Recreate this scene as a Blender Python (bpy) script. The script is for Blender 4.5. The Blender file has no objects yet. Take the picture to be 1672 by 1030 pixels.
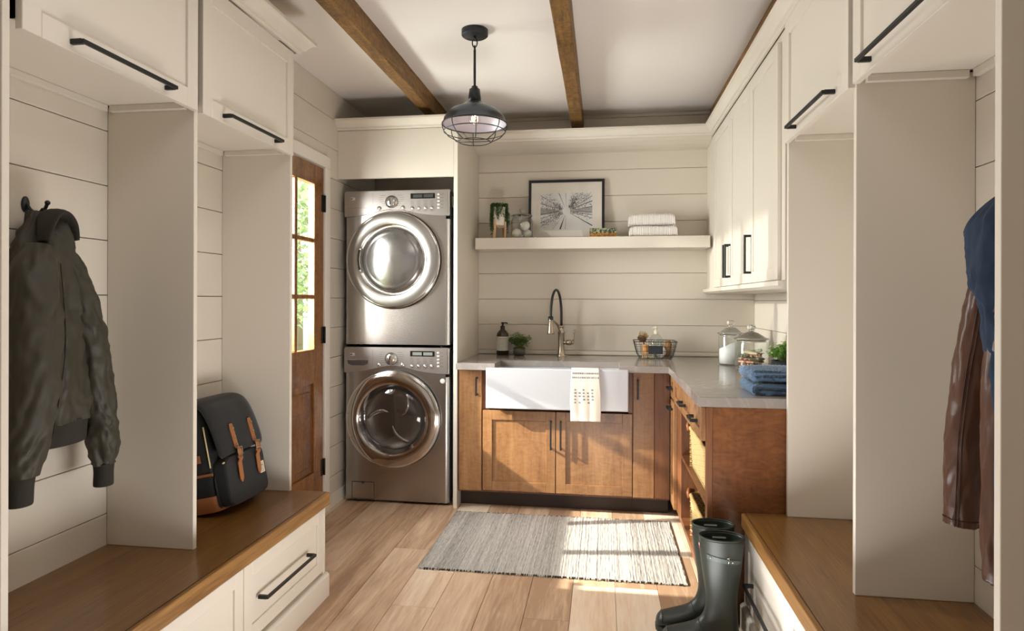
import bpy, bmesh, math, random
from math import sin, cos, pi, radians, sqrt
from mathutils import Vector, Matrix, noise

# ------------------------------------------------------------------ camera, world, lights, exposure
scene = bpy.context.scene
COL = scene.collection
F_PX, YAW, ROLL, Y0 = 1032.148, 0.142580, 0.0025646, 490.974
cam_data = bpy.data.cameras.new('camera')
cam_data.sensor_fit = 'HORIZONTAL'; cam_data.sensor_width = 36.0
cam_data.lens = F_PX / 1672 * 36.0
cam_data.shift_y = -(515 - Y0) / 1672
cam_data.clip_start = 0.05; cam_data.clip_end = 200
cam = bpy.data.objects.new('camera', cam_data); COL.objects.link(cam)
_fw = Vector((-sin(YAW), cos(YAW), 0)); _rt = Vector((cos(YAW), sin(YAW), 0)); _up = Vector((0, 0, 1))
_r = cos(ROLL) * _rt + sin(ROLL) * _up; _u = cos(ROLL) * _up - sin(ROLL) * _rt
cam.matrix_world = Matrix(((_r.x, _u.x, -_fw.x, 0), (_r.y, _u.y, -_fw.y, 0), (_r.z, _u.z, -_fw.z, 1.30), (0, 0, 0, 1)))
scene.camera = cam

world = bpy.data.worlds.new('sky'); scene.world = world; world.use_nodes = True
wn = world.node_tree.nodes; wl = world.node_tree.links
wn['Background'].inputs['Strength'].default_value = 4.6
_tc = wn.new('ShaderNodeTexCoord'); _sx = wn.new('ShaderNodeSeparateXYZ'); _cr = wn.new('ShaderNodeValToRGB')
wl.new(_tc.outputs['Generated'], _sx.inputs[0]); wl.new(_sx.outputs['Z'], _cr.inputs[0]); wl.new(_cr.outputs[0], wn['Background'].inputs[0])
_cr.color_ramp.elements[0].position = 0.0; _cr.color_ramp.elements[0].color = (1.0, 0.97, 0.9, 1)
_cr.color_ramp.elements[1].position = 0.6; _cr.color_ramp.elements[1].color = (0.75, 0.87, 1.0, 1)

def area(name, loc, target, sx, sy, energy, color, spread=None):
    d = bpy.data.lights.new(name, 'AREA'); d.shape = 'RECTANGLE'; d.size = sx; d.size_y = sy
    d.energy = energy; d.color = color
    if spread: d.spread = spread
    o = bpy.data.objects.new(name, d); COL.objects.link(o); o.location = loc
    o.rotation_euler = (Vector(target) - Vector(loc)).to_track_quat('-Z', 'Y').to_euler()
    return o
area('strobe_glow', (-3.44, 2.86, 2.2), (-0.3, 3.4, 0.5), 0.025, 0.05, 130, (1.0, 0.95, 0.88))  # weaker companion to the unseen strobe, added for the upper panes
_sd = bpy.data.lights.new('strobe_beam', 'SPOT'); _sd.energy = 1900; _sd.color = (1.0, 0.94, 0.84); _sd.spot_size = 2 * math.atan(0.50 / 2.2); _sd.spot_blend = 0.12; _sd.shadow_soft_size = 0.014  # unseen strobe outside the door, cone narrowed to favour the lowest panes
_so = bpy.data.objects.new('strobe_beam', _sd); COL.objects.link(_so); _so.location = (-3.44, 2.86, 2.2)
_so.rotation_euler = (Vector((-1.69, 3.22, 0.86)) - Vector(_so.location)).to_track_quat('-Z', 'Y').to_euler()
area('door_skylight', (-2.15, 3.05, 1.65), (0.6, 3.9, 1.35), 0.9, 1.2, 136, (1.0, 0.995, 0.985))
area('low_fill', (0.0, 1.75, 0.1), (-0.65, 2.1, 2.2), 1.0, 0.6, 24, (1.0, 0.99, 0.98))  # unseen fill added below the view to lift ceiling and bench drawers
area('overhead_fill', (-0.30, 1.4, 2.55), (-0.30, 1.4, 0), 1.0, 1.6, 11, (1.0, 0.98, 0.96))  # unseen downward fill added to brighten floor and benches
area('room_fill', (-0.5, -2.1, 1.35), (0.0, 4.0, 1.2), 2.4, 2.2, 6.5, (1.0, 0.98, 0.96))
scene.view_settings.view_transform = 'Standard'; scene.view_settings.look = 'None'
scene.view_settings.exposure = 0.10; scene.view_settings.gamma = 1.0
scene.view_settings.use_curve_mapping = False
scene.cycles.max_bounces = 12; scene.cycles.transmission_bounces = 10; scene.cycles.transparent_max_bounces = 24
scene.cycles.use_denoising = True
scene.cycles.caustics_reflective = False; scene.cycles.caustics_refractive = False
scene.cycles.sample_clamp_indirect = 6.0

# ------------------------------------------------------------------ materials
def lin(h):
    h = h.lstrip('#'); out = []
    for i in (0, 2, 4):
        c = int(h[i:i+2], 16) / 255
        out.append(c / 12.92 if c <= 0.04045 else ((c + 0.055) / 1.055) ** 2.4)
    return (*out, 1.0)

def new_mat(name):
    m = bpy.data.materials.new(name); m.use_nodes = True
    nt = m.node_tree
    return m, nt, nt.nodes['Principled BSDF']

def plain(name, col, rough=0.5, metal=0.0, bump=0.0, bscale=60, spec=None, var=0.0, vscale=8, sheen=0.0, aniso=None):
    m, nt, b = new_mat(name)
    c = lin(col) if isinstance(col, str) else col
    b.inputs['Base Color'].default_value = c
    b.inputs['Roughness'].default_value = rough; b.inputs['Metallic'].default_value = metal
    if spec is not None: b.inputs['Specular IOR Level'].default_value = spec
    if sheen: b.inputs['Sheen Weight'].default_value = sheen
    tc = nt.nodes.new('ShaderNodeTexCoord')
    if var:
        n = nt.nodes.new('ShaderNodeTexNoise'); n.inputs['Scale'].default_value = vscale; n.inputs['Detail'].default_value = 5
        nt.links.new(tc.outputs['Object'], n.inputs['Vector'])
        mx = nt.nodes.new('ShaderNodeMix'); mx.data_type = 'RGBA'
        mx.inputs['A'].default_value = (*[x * (1 - var) for x in c[:3]], 1); mx.inputs['B'].default_value = (*[min(1, x * (1 + var)) for x in c[:3]], 1)
        nt.links.new(n.outputs['Fac'], mx.inputs['Factor']); nt.links.new(mx.outputs['Result'], b.inputs['Base Color'])
    if bump:
        n2 = nt.nodes.new('ShaderNodeTexNoise'); n2.inputs['Scale'].default_value = bscale; n2.inputs['Detail'].default_value = 4
        nt.links.new(tc.outputs['Object'], n2.inputs['Vector'])
        bp = nt.nodes.new('ShaderNodeBump'); bp.inputs['Strength'].default_value = bump; bp.inputs['Distance'].default_value = 0.004
        nt.links.new(n2.outputs['Fac'], bp.inputs['Height']); nt.links.new(bp.outputs['Normal'], b.inputs['Normal'])
    return m

def wood(name, cols, axis='Z', scale=14, stretch=0.07, rough=0.45, fine=0.35, bump=0.15, tone=0.0, coat=0.0, knots=0.0, figure=0.0, distort=1.2):
    """grain stretched along one axis of the object; every object takes its own stretch of it"""
    m, nt, b = new_mat(name); N = nt.nodes; L = nt.links
    b.inputs['Roughness'].default_value = rough
    if coat: b.inputs['Coat Weight'].default_value = coat; b.inputs['Coat Roughness'].default_value = 0.25
    tc = N.new('ShaderNodeTexCoord'); oi = N.new('ShaderNodeObjectInfo')
    off = N.new('ShaderNodeMath'); off.operation = 'MULTIPLY'; off.inputs[1].default_value = 37.0; L.new(oi.outputs['Random'], off.inputs[0])
    add = N.new('ShaderNodeVectorMath'); add.operation = 'ADD'; L.new(tc.outputs['Object'], add.inputs[0]); L.new(off.outputs[0], add.inputs[1])
    mp = N.new('ShaderNodeMapping'); s = [1, 1, 1]; s['XYZ'.index(axis)] = stretch; mp.inputs['Scale'].default_value = s
    L.new(add.outputs[0], mp.inputs['Vector'])
    n1 = N.new('ShaderNodeTexNoise'); n1.inputs['Scale'].default_value = scale; n1.inputs['Detail'].default_value = 7; n1.inputs['Distortion'].default_value = distort
    n1.inputs['Roughness'].default_value = 0.62
    L.new(mp.outputs[0], n1.inputs['Vector'])
    n2 = N.new('ShaderNodeTexNoise'); n2.inputs['Scale'].default_value = scale * 9; n2.inputs['Detail'].default_value = 4
    L.new(mp.outputs[0], n2.inputs['Vector'])
    m1 = N.new('ShaderNodeMix'); m1.data_type = 'FLOAT'; m1.inputs['Factor'].default_value = fine
    L.new(n1.outputs['Fac'], m1.inputs['A']); L.new(n2.outputs['Fac'], m1.inputs['B'])
    fac = m1.outputs['Result']
    if figure:
        n4 = N.new('ShaderNodeTexNoise'); n4.inputs['Scale'].default_value = 5.0; n4.inputs['Detail'].default_value = 2; n4.inputs['Distortion'].default_value = 2.5
        mp4 = N.new('ShaderNodeMapping'); mp4.inputs['Rotation'].default_value = (0.5, 0.6, 0.4); sf = [2.2, 2.2, 2.2]; sf['XYZ'.index(axis)] = 4.5; mp4.inputs['Scale'].default_value = sf
        L.new(add.outputs[0], mp4.inputs['Vector']); L.new(mp4.outputs[0], n4.inputs['Vector'])
        m4 = N.new('ShaderNodeMix'); m4.data_type = 'FLOAT'; m4.inputs['Factor'].default_value = figure
        L.new(fac, m4.inputs['A']); L.new(n4.outputs['Fac'], m4.inputs['B']); fac = m4.outputs['Result']
    if tone:
        mt = N.new('ShaderNodeMapRange'); mt.inputs['To Min'].default_value = -tone; mt.inputs['To Max'].default_value = tone
        L.new(oi.outputs['Random'], mt.inputs['Value'])
        ad = N.new('ShaderNodeMath'); ad.operation = 'ADD'; L.new(fac, ad.inputs[0]); L.new(mt.outputs[0], ad.inputs[1]); fac = ad.outputs[0]
    cr = N.new('ShaderNodeValToRGB'); e = cr.color_ramp.elements
    e[0].position = 0.30; e[0].color = lin(cols[0]); e[1].position = 0.72; e[1].color = lin(cols[-1])
    for i, c in enumerate(cols[1:-1]):
        k = e.new(0.30 + 0.42 * (i + 1) / (len(cols) - 1)); k.color = lin(c)
    L.new(fac, cr.inputs[0]); colr = cr.outputs[0]
    if knots:
        vo = N.new('ShaderNodeTexVoronoi'); vo.inputs['Scale'].default_value = 3.2
        mk = N.new('ShaderNodeMapping'); sk = [1, 1, 1]; sk['XYZ'.index(axis)] = 0.45; mk.inputs['Scale'].default_value = sk
        L.new(add.outputs[0], mk.inputs['Vector'])
        nd = N.new('ShaderNodeTexNoise'); nd.inputs['Scale'].default_value = 14; L.new(add.outputs[0], nd.inputs['Vector'])
        va = N.new('ShaderNodeVectorMath'); va.operation = 'MULTIPLY_ADD'; va.inputs[1].default_value = (0.09,) * 3
        L.new(nd.outputs['Color'], va.inputs[0]); L.new(mk.outputs[0], va.inputs[2]); L.new(va.outputs[0], vo.inputs['Vector'])
        mr = N.new('ShaderNodeMapRange'); mr.inputs['From Min'].default_value = 0.03; mr.inputs['From Max'].default_value = 0.13
        mr.inputs['To Min'].default_value = knots; mr.inputs['To Max'].default_value = 0.0; L.new(vo.outputs['Distance'], mr.inputs['Value'])
        mx = N.new('ShaderNodeMix'); mx.data_type = 'RGBA'; L.new(mr.outputs[0], mx.inputs['Factor']); L.new(colr, mx.inputs['A'])
        mx.inputs['B'].default_value = (*[x * 0.28 for x in lin(cols[0])[:3]], 1); colr = mx.outputs['Result']
    L.new(colr, b.inputs['Base Color'])
    if bump:
        bp = N.new('ShaderNodeBump'); bp.inputs['Strength'].default_value = bump; bp.inputs['Distance'].default_value = 0.002
        L.new(n2.outputs['Fac'], bp.inputs['Height']); L.new(bp.outputs['Normal'], b.inputs['Normal'])
    return m

def glass(name, tint=(0.97, 0.985, 0.98, 1), ior=1.45, rough=0.0, gain=1.0):
    """thin sheet of glass: clear with a Fresnel reflection"""
    m = bpy.data.materials.new(name); m.use_nodes = True; nt = m.node_tree; N = nt.nodes; L = nt.links
    N.remove(N['Principled BSDF'])
    t = N.new('ShaderNodeBsdfTransparent'); t.inputs[0].default_value = tint
    g = N.new('ShaderNodeBsdfGlossy'); g.inputs['Roughness'].default_value = rough
    f = N.new('ShaderNodeFresnel'); ge = N.new('ShaderNodeNewGeometry'); mi = N.new('ShaderNodeMix'); mi.data_type = 'FLOAT'
    mi.inputs['A'].default_value = ior; mi.inputs['B'].default_value = 1 / ior; L.new(ge.outputs['Backfacing'], mi.inputs['Factor']); L.new(mi.outputs['Result'], f.inputs['IOR'])
    mu = N.new('ShaderNodeMath'); mu.operation = 'MULTIPLY'; mu.inputs[1].default_value = gain; mu.use_clamp = True
    L.new(f.outputs[0], mu.inputs[0])
    mx = N.new('ShaderNodeMixShader'); L.new(mu.outputs[0], mx.inputs[0]); L.new(t.outputs[0], mx.inputs[1]); L.new(g.outputs[0], mx.inputs[2])
    L.new(mx.outputs[0], N['Material Output'].inputs[0])
    return m

def brushed(name, col, rough=0.3, axis='X', metal=1.0, amount=0.12):
    m, nt, b = new_mat(name); N = nt.nodes; L = nt.links
    b.inputs['Base Color'].default_value = lin(col); b.inputs['Metallic'].default_value = metal
    tc = N.new('ShaderNodeTexCoord'); mp = N.new('ShaderNodeMapping'); s = [260, 260, 260]; s['XYZ'.index(axis)] = 3; mp.inputs['Scale'].default_value = s
    n = N.new('ShaderNodeTexNoise'); n.inputs['Scale'].default_value = 1; n.inputs['Detail'].default_value = 2
    L.new(tc.outputs['Object'], mp.inputs[0]); L.new(mp.outputs[0], n.inputs['Vector'])
    mr = N.new('ShaderNodeMapRange'); mr.inputs['To Min'].default_value = rough - amount / 2; mr.inputs['To Max'].default_value = rough + amount / 2
    L.new(n.outputs['Fac'], mr.inputs['Value']); L.new(mr.outputs[0], b.inputs['Roughness'])
    return m

def emit(name, col, strength):
    m, nt, b = new_mat(name)
    b.inputs['Base Color'].default_value = lin(col); b.inputs['Emission Color'].default_value = lin(col); b.inputs['Emission Strength'].default_value = strength
    return m

def veined(name):
    m, nt, b = new_mat(name); N = nt.nodes; L = nt.links
    b.inputs['Roughness'].default_value = 0.14
    tc = N.new('ShaderNodeTexCoord')
    n = N.new('ShaderNodeTexNoise'); n.inputs['Scale'].default_value = 2.6; n.inputs['Detail'].default_value = 9; n.inputs['Distortion'].default_value = 1.6
    L.new(tc.outputs['Object'], n.inputs['Vector'])
    cr = N.new('ShaderNodeValToRGB'); e = cr.color_ramp.elements
    e[0].position = 0.47; e[0].color = lin('#98908a'); e[1].position = 0.53; e[1].color = lin('#9a928c')
    k = e.new(0.5); k.color = lin('#a29a94')
    L.new(n.outputs['Fac'], cr.inputs[0])
    n3 = N.new('ShaderNodeTexNoise'); n3.inputs['Scale'].default_value = 90; L.new(tc.outputs['Object'], n3.inputs['Vector'])
    mx = N.new('ShaderNodeMix'); mx.data_type = 'RGBA'; mx.blend_type = 'OVERLAY'; mx.inputs['Factor'].default_value = 0.12
    L.new(cr.outputs[0], mx.inputs['A']); L.new(n3.outputs['Color'], mx.inputs['B']); L.new(mx.outputs['Result'], b.inputs['Base Color'])
    return m

def attr_mat(name, rough=0.8, spec=0.3, bump=0.0, bscale=200, transl=0.0):
    m, nt, b = new_mat(name)
    a = nt.nodes.new('ShaderNodeAttribute'); a.attribute_name = 'tint'
    nt.links.new(a.outputs['Color'], b.inputs['Base Color'])
    b.inputs['Roughness'].default_value = rough; b.inputs['Specular IOR Level'].default_value = spec
    if transl: b.inputs['Subsurface Weight'].default_value = transl
    if bump:
        tc = nt.nodes.new('ShaderNodeTexCoord'); n = nt.nodes.new('ShaderNodeTexNoise'); n.inputs['Scale'].default_value = bscale
        bp = nt.nodes.new('ShaderNodeBump'); bp.inputs['Strength'].default_value = bump; bp.inputs['Distance'].default_value = 0.003
        nt.links.new(tc.outputs['Object'], n.inputs['Vector']); nt.links.new(n.outputs['Fac'], bp.inputs['Height']); nt.links.new(bp.outputs['Normal'], b.inputs['Normal'])
    return m

PAINT_HEX = '#d9d1c4'
PAINT = plain('cream_paint', PAINT_HEX, 0.42, bump=0.02, bscale=40)
BOARD = plain('shiplap_paint', '#d6cdbf', 0.5, bump=0.04, bscale=30)
WALLBACK = plain('wall_backing', '#8a7f6c', 0.8)
CEIL = plain('ceiling_paint', '#e4ddd8', 0.85)
WHITE = plain('white_trim_paint', '#e9e3da', 0.4)
GREYWALL = plain('alcove_grey_paint', '#c4bcb2', 0.7)
BEAM = wood('beam_wood', ['#33200d', '#63441f', '#86622f', '#a98248'], 'Y', 20, 0.10, 0.6, fine=0.35, knots=0.9, bump=0.3, figure=0.3, distort=2.0)
BENCHW = wood('bench_wood', ['#553818', '#6d4a23', '#7e592c', '#8f6a38'], 'Y', 16, 0.05, 0.3, fine=0.45, coat=0.25)
BENCHE = wood('bench_edge_wood', ['#5a3c1c', '#7a5429', '#8f6836', '#a57c45'], 'Y', 22, 0.05, 0.4, fine=0.45)
CAB = wood('cherry_door_wood', ['#654324', '#865d38', '#9a7047', '#aa8057'], 'Z', 9, 0.10, 0.42, fine=0.3, figure=0.25, coat=0.15, knots=0.45)
CABD = wood('cherry_frame_wood', ['#4c2c17', '#6b4023', '#7d4e2c', '#8b5a34'], 'Z', 10, 0.08, 0.45, coat=0.15)
CABP = wood('cherry_end_panel_wood', ['#54301a', '#6f4324', '#7f4f2b', '#8c5a32'], 'Z', 8, 0.12, 0.36, figure=0.5, coat=0.25)
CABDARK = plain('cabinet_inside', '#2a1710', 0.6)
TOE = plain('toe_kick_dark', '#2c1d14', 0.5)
DOORW = wood('stained_door_wood', ['#341c08', '#643a12', '#8c5a1f', '#a8742e'], 'Z', 7, 0.14, 0.35, coat=0.35, figure=0.2)
OAK = wood('oak_plank', ['#ae8d70', '#d2b192', '#e6caad', '#f2dfc8'], 'Y', 9, 0.09, 0.42, fine=0.3, tone=0.22, knots=0.75, bump=0.12)
OAKGAP = plain('floor_joint', '#4a3421', 0.8)
BLACK = plain('black_metal', '#1c1d1f', 0.42, metal=0.3)
IRON = plain('dark_iron', '#33373a', 0.4, metal=0.6)
STEEL = brushed('stainless_steel', '#aea9a6', 0.26, 'X', amount=.04)
STEELP = brushed('stainless_panel', '#aaa49f', 0.36, 'X', metal=0.9, amount=.04)
CHROME = plain('chrome', '#d6d4d2', 0.10, metal=1.0)
SATIN = plain('satin_chrome', '#cfcdcb', 0.22, metal=1.0)
DARKSIDE = plain('appliance_side_grey', '#3b3f42', 0.4, metal=0.4)
NICKEL = brushed('brushed_nickel', '#b3a795', 0.25, 'Z')
RUBBER = plain('black_rubber', '#121314', 0.5)
BLKPLASTIC = plain('black_plastic', '#0e0f10', 0.25)
CERAMIC = plain('white_fireclay', '#c4c4c8', 0.16)
QUARTZ = veined('grey_quartz')
CLEAR = glass('clear_glass')
JARGLASS = glass('jar_glass', (0.93, 0.955, 0.945, 1), 1.75, gain=1.25)
LIDGLASS, _nt, _b = new_mat('solid_glass'); _b.inputs['Base Color'].default_value = (0.93, 0.96, 0.95, 1); _b.inputs['Transmission Weight'].default_value = 1.0; _b.inputs['Roughness'].default_value = 0.0; _b.inputs['IOR'].default_value = 1.45
PANE = glass('door_pane_glass', (0.96, 0.97, 0.96, 1), 1.45)
# ------------------------------------------------------------------ mesh helpers
class MB:
    """collects shapes given in world coordinates; build() links them as ONE mesh object"""
    def __init__(s): s.bm = bmesh.new(); s.tint = None
    def _pre(s): return len(s.bm.verts)
    def box(s, x0, x1, y0, y1, z0, z1, bev=0.0, seg=1):
        r = bmesh.ops.create_cube(s.bm, size=1.0)
        vs = r['verts']
        for v in vs:
            v.co = Vector(((x0 + x1) / 2 + v.co.x * (x1 - x0), (y0 + y1) / 2 + v.co.y * (y1 - y0), (z0 + z1) / 2 + v.co.z * (z1 - z0)))
        if bev:
            es = list({e for v in vs for e in v.link_edges})
            bmesh.ops.bevel(s.bm, geom=es, offset=bev, segments=seg, affect='EDGES', profile=0.5)
        return s
    def face(s, pts):
        return s.bm.faces.new([s.bm.verts.new(p) for p in pts])
    def grid(s, rings, closed=True, cap0=False, cap1=False, smooth=True):
        V = [[s.bm.verts.new(p) for p in r] for r in rings]
        n = len(V[0])
        for i in range(len(V) - 1):
            for j in range(n if closed else n - 1):
                k = (j + 1) % n
                try:
                    f = s.bm.faces.new((V[i][j], V[i][k], V[i + 1][k], V[i + 1][j])); f.smooth = smooth
                except ValueError: pass
        if cap0:
            f = s.bm.faces.new(V[0][::-1]); f.smooth = False
        if cap1:
            f = s.bm.faces.new(V[-1]); f.smooth = False
        return V
    def tube(s, pts, r, seg=8, closed=False, caps=True):
        P = [Vector(p) for p in pts]; n = len(P)
        R = r if isinstance(r, (list, tuple)) else [r] * n
        rings = []; ref = None
        for i in range(n):
            a = P[(i - 1) % n] if (closed or i > 0) else P[i]; b = P[(i + 1) % n] if (closed or i < n - 1) else P[i]
            t = (b - a).normalized()
            if ref is None:
                ref = Vector((0, 0, 1)) if abs(t.z) < 0.9 else Vector((1, 0, 0))
            u = (ref - t * ref.dot(t))
            if u.length < 1e-6: u = t.orthogonal()
            u.normalize(); ref = u; w = t.cross(u)
            rings.append([P[i] + (u * cos(2 * pi * k / seg) + w * sin(2 * pi * k / seg)) * R[i] for k in range(seg)])
        if closed: rings.append(rings[0])
        if closed:
            V = [[s.bm.verts.new(p) for p in rr] for rr in rings[:-1]]
            for i in range(n):
                A = V[i]; B = V[(i + 1) % n]
                for j in range(seg):
                    f = s.bm.faces.new((A[j], A[(j + 1) % seg], B[(j + 1) % seg], B[j])); f.smooth = True
        else:
            s.grid(rings, True, caps, caps)
        return s
    def lathe(s, prof, c, seg=32, axis='Z', cap0=False, cap1=False, sx=1.0, sy=1.0, smooth=True):
        """prof: (radius, height) pairs about an axis through c"""
        rings = []
        for r, h in prof:
            ring = []
            for k in range(seg):
                a = 2 * pi * k / seg; x, y = cos(a) * r * sx, sin(a) * r * sy
                if axis == 'Z': p = (c[0] + x, c[1] + y, c[2] + h)
                elif axis == 'Y': p = (c[0] + x, c[1] - h, c[2] + y)     # h grows towards the viewer (-Y)
                else: p = (c[0] + h, c[1] + x, c[2] + y)
                ring.append(p)
            rings.append(ring)
        s.grid(rings, True, cap0, cap1, smooth)
        return s
    def prism(s, poly, axis, a, b):
        """extrude a 2-D outline along an axis: X: (y,z)  Y: (x,z)  Z: (x,y)"""
        def P(p, t):
            return {'X': (t, p[0], p[1]), 'Y': (p[0], t, p[1]), 'Z': (p[0], p[1], t)}[axis]
        A = [s.bm.verts.new(P(p, a)) for p in poly]; B = [s.bm.verts.new(P(p, b)) for p in poly]
        n = len(poly)
        for i in range(n):
            s.bm.faces.new((A[i], A[(i + 1) % n], B[(i + 1) % n], B[i]))
        s.bm.faces.new(A[::-1]); s.bm.faces.new(B)
        return s
    def sphere(s, c, r, seg=16, rings=10, sx=1, sy=1, sz=1):
        pr = [(max(1e-5, sin(pi * i / rings)) * r, -cos(pi * i / rings) * r * sz) for i in range(rings + 1)]
        return s.lathe(pr, c, seg, 'Z', sx=sx, sy=sy)
    def sweep2d(s, path, prof):
        """sweep a moulding profile (offset to the right of the path, z) along a plan polyline with mitres"""
        P = [Vector((p[0], p[1])) for p in path]; n = len(P); rings = []
        for i in range(n):
            d0 = (P[i] - P[i - 1]).normalized() if i > 0 else None
            d1 = (P[i + 1] - P[i]).normalized() if i < n - 1 else None
            if d0 is None: d0 = d1
            if d1 is None: d1 = d0
            n0 = Vector((d0.y, -d0.x)); n1 = Vector((d1.y, -d1.x))
            m = (n0 + n1); m = m / max(1e-6, m.dot(n0)) if m.length > 1e-6 else n0
            rings.append([(P[i].x + m.x * o, P[i].y + m.y * o, z) for o, z in prof])
        s.grid(rings, True, True, True, smooth=False)
        return s
    def obox(s, c, size, M, bev=0.0):
        r = bmesh.ops.create_cube(s.bm, size=1.0); vs = r['verts']
        for v in vs: v.co = Vector((v.co.x * size[0], v.co.y * size[1], v.co.z * size[2]))
        es = list({e for v in vs for e in v.link_edges})
        if bev:
            rr = bmesh.ops.bevel(s.bm, geom=es, offset=bev, segments=1, affect='EDGES', profile=0.5)
            vs = list({v for f in rr['faces'] for v in f.verts} | {v for v in vs if v.is_valid})
        for v in vs: v.co = Vector(c) + M @ v.co
        return s
    def xform(s, M):
        bmesh.ops.transform(s.bm, matrix=M, verts=s.bm.verts); return s
    def build(s, name, mat, parent=None, smooth=False, loc=None, autosmooth=None):
        me = bpy.data.meshes.new(name)
        bmesh.ops.recalc_face_normals(s.bm, faces=s.bm.faces)
        if smooth:
            for f in s.bm.faces: f.smooth = True
        org = Vector((0, 0, 0))
        if parent is not None:
            p = parent
            while p is not None: org += p.location; p = p.parent
        elif loc is not None: org = Vector(loc)
        bmesh.ops.translate(s.bm, vec=-org, verts=s.bm.verts)
        s.bm.to_mesh(me); s.bm.free()
        me.materials.append(mat)
        if autosmooth: me.set_sharp_from_angle(angle=radians(autosmooth))
        o = bpy.data.objects.new(name, me); COL.objects.link(o)
        if parent is not None: o.parent = parent
        elif loc is not None: o.location = org
        return o

def tinted(o, colors):
    """per-face print colour"""
    a = o.data.attributes.new('tint', 'FLOAT_COLOR', 'FACE')
    a.data.foreach_set('color', [x for c in colors for x in c])
    return o

def tag(o, label, cat, group=None, kind=None):
    o['label'] = label; o['category'] = cat
    if group: o['group'] = group
    if kind: o['kind'] = kind
    return o
def thing(name, label, cat, loc, group=None):
    o = bpy.data.objects.new(name, None); COL.objects.link(o); o.location = loc; o.empty_display_size = 0.1
    return tag(o, label, cat, group)
def struct(o): o['kind'] = 'structure'; return o
def box(name, mat, b, parent=None, bev=0.0, loc=None):
    return MB().box(*b, bev).build(name, mat, parent, loc=loc)
def copy_tree(o, parent=None):
    c = o.copy(); COL.objects.link(c)
    if parent is not None: c.parent = parent
    for ch in list(o.children): copy_tree(ch, c)
    return c
def text_mesh(txt, size, M, mat, name, parent, extrude=0.0003):
    cu = bpy.data.curves.new(name, 'FONT'); cu.body = txt; cu.size = size; cu.extrude = extrude; cu.align_x = 'CENTER'; cu.align_y = 'CENTER'
    t = bpy.data.objects.new('lettering_source', cu)
    me = bpy.data.meshes.new_from_object(t)
    bpy.data.objects.remove(t); bpy.data.curves.remove(cu)
    org = Vector((0, 0, 0)); p = parent
    while p is not None: org += p.location; p = p.parent
    me.transform(Matrix.Translation(-org) @ M); me.materials.clear(); me.materials.append(mat); me.name = name
    o = bpy.data.objects.new(name, me); COL.objects.link(o); o.parent = parent
    return o
def FACING(axis, c):
    """matrix putting flat lettering (x right, y up) at c, read from -Y, or from +X, or from -X"""
    if axis == '-Y': R = Matrix(((1, 0, 0), (0, 0, -1), (0, 1, 0)))
    elif axis == '+X': R = Matrix(((0, 0, 1), (1, 0, 0), (0, 1, 0)))
    else: R = Matrix(((0, 0, -1), (-1, 0, 0), (0, 1, 0)))
    return Matrix.Translation(c) @ R.to_4x4()
def catmull(pts, n):
    """resample a list of equal-length tuples smoothly"""
    out = []; m = len(pts)
    for i in range(m - 1):
        p0, p1, p2, p3 = pts[max(0, i - 1)], pts[i], pts[i + 1], pts[min(m - 1, i + 2)]
        for k in range(n):
            t = k / n
            out.append(tuple(0.5 * (2 * b + (c - a) * t + (2 * a - 5 * b + 4 * c - d) * t * t + (3 * b - a - 3 * c + d) * t ** 3) for a, b, c, d in zip(p0, p1, p2, p3)))
    out.append(tuple(pts[-1])); return out
def nz(*p): return noise.noise(Vector(p))
random.seed(7)
# ------------------------------------------------------------------ the room shell
XL, XR, YB, ZC = -1.69, 1.033, 4.54, 2.625
DY0, DY1, DZ = 2.742, 3.64, 2.10            # entry door
w = MB()
w.box(-1.73, XL - 0.015, -2.4, DY0, 0, ZC); w.box(-1.73, XL - 0.015, DY1, 4.75, 0, ZC); w.box(-1.73, XL - 0.015, DY0, DY1, DZ, ZC)
wall_left = struct(w.build('wall_left', WALLBACK))
wall_right = struct(box('wall_right', WALLBACK, (XR + 0.015, 1.2, -2.4, 4.75, 0, ZC)))
wall_back = struct(box('wall_back', GREYWALL, (-1.86, 1.2, YB + 0.015, 4.75, 0, ZC)))
struct(box('wall_front', PAINT, (-1.86, 1.2, -2.42, -2.3, 0, ZC)))
ceiling = struct(box('ceiling', CEIL, (-1.86, 1.2, -2.42, 4.75, ZC, ZC + 0.1)))

def joints(base, pitch, lo=0.0, hi=ZC):
    k0 = math.floor((lo - base) / pitch)
    zs = [base + pitch * k for k in range(k0, k0 + 40)]
    zs = [z for z in zs if lo + 0.01 < z < hi - 0.01]
    return [lo] + zs + [hi]
G = 0.0014
def boards(zs, wall, horizontal, span, holes=()):
    """shiplap boards, one object each; holes: (a0, a1, z0, z1) stretches left free"""
    for z0, z1 in zip(zs[:-1], zs[1:]):
        segs = [span]
        for (h0, h1, hz0, hz1) in holes:
            if z0 < hz1 < z1 - 0.004 and horizontal == 'L': box('shiplap_board', BOARD, (XL - 0.015, XL, h0, h1, hz1, z1 - G), wall, 0.0012)
            if z0 < hz1 - 0.02 and z1 > hz0 + 0.02:
                ns = []
                for a, b in segs:
                    if h0 > a: ns.append((a, min(b, h0)))
                    if h1 < b: ns.append((max(a, h1), b))
                segs = [q for q in ns if q[1] - q[0] > 0.01]
        for a, b in segs:
            if horizontal == 'L': bb = (XL - 0.015, XL, a, b, z0 + G, z1 - G)
            elif horizontal == 'R': bb = (XR, XR + 0.015, a, b, z0 + G, z1 - G)
            else: bb = (a, b, YB, YB + 0.015, z0 + G, z1 - G)
            box('shiplap_board', BOARD, bb, wall, 0.0012)
zl = joints(1.316, 0.188); zl = [z for z in zl if abs(z - 2.068) > 0.001 or True]
boards(zl, wall_left, 'L', (-2.3, 4.54), ((DY0 - 0.085, DY1 + 0.07, 0.0, 2.175),))
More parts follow.
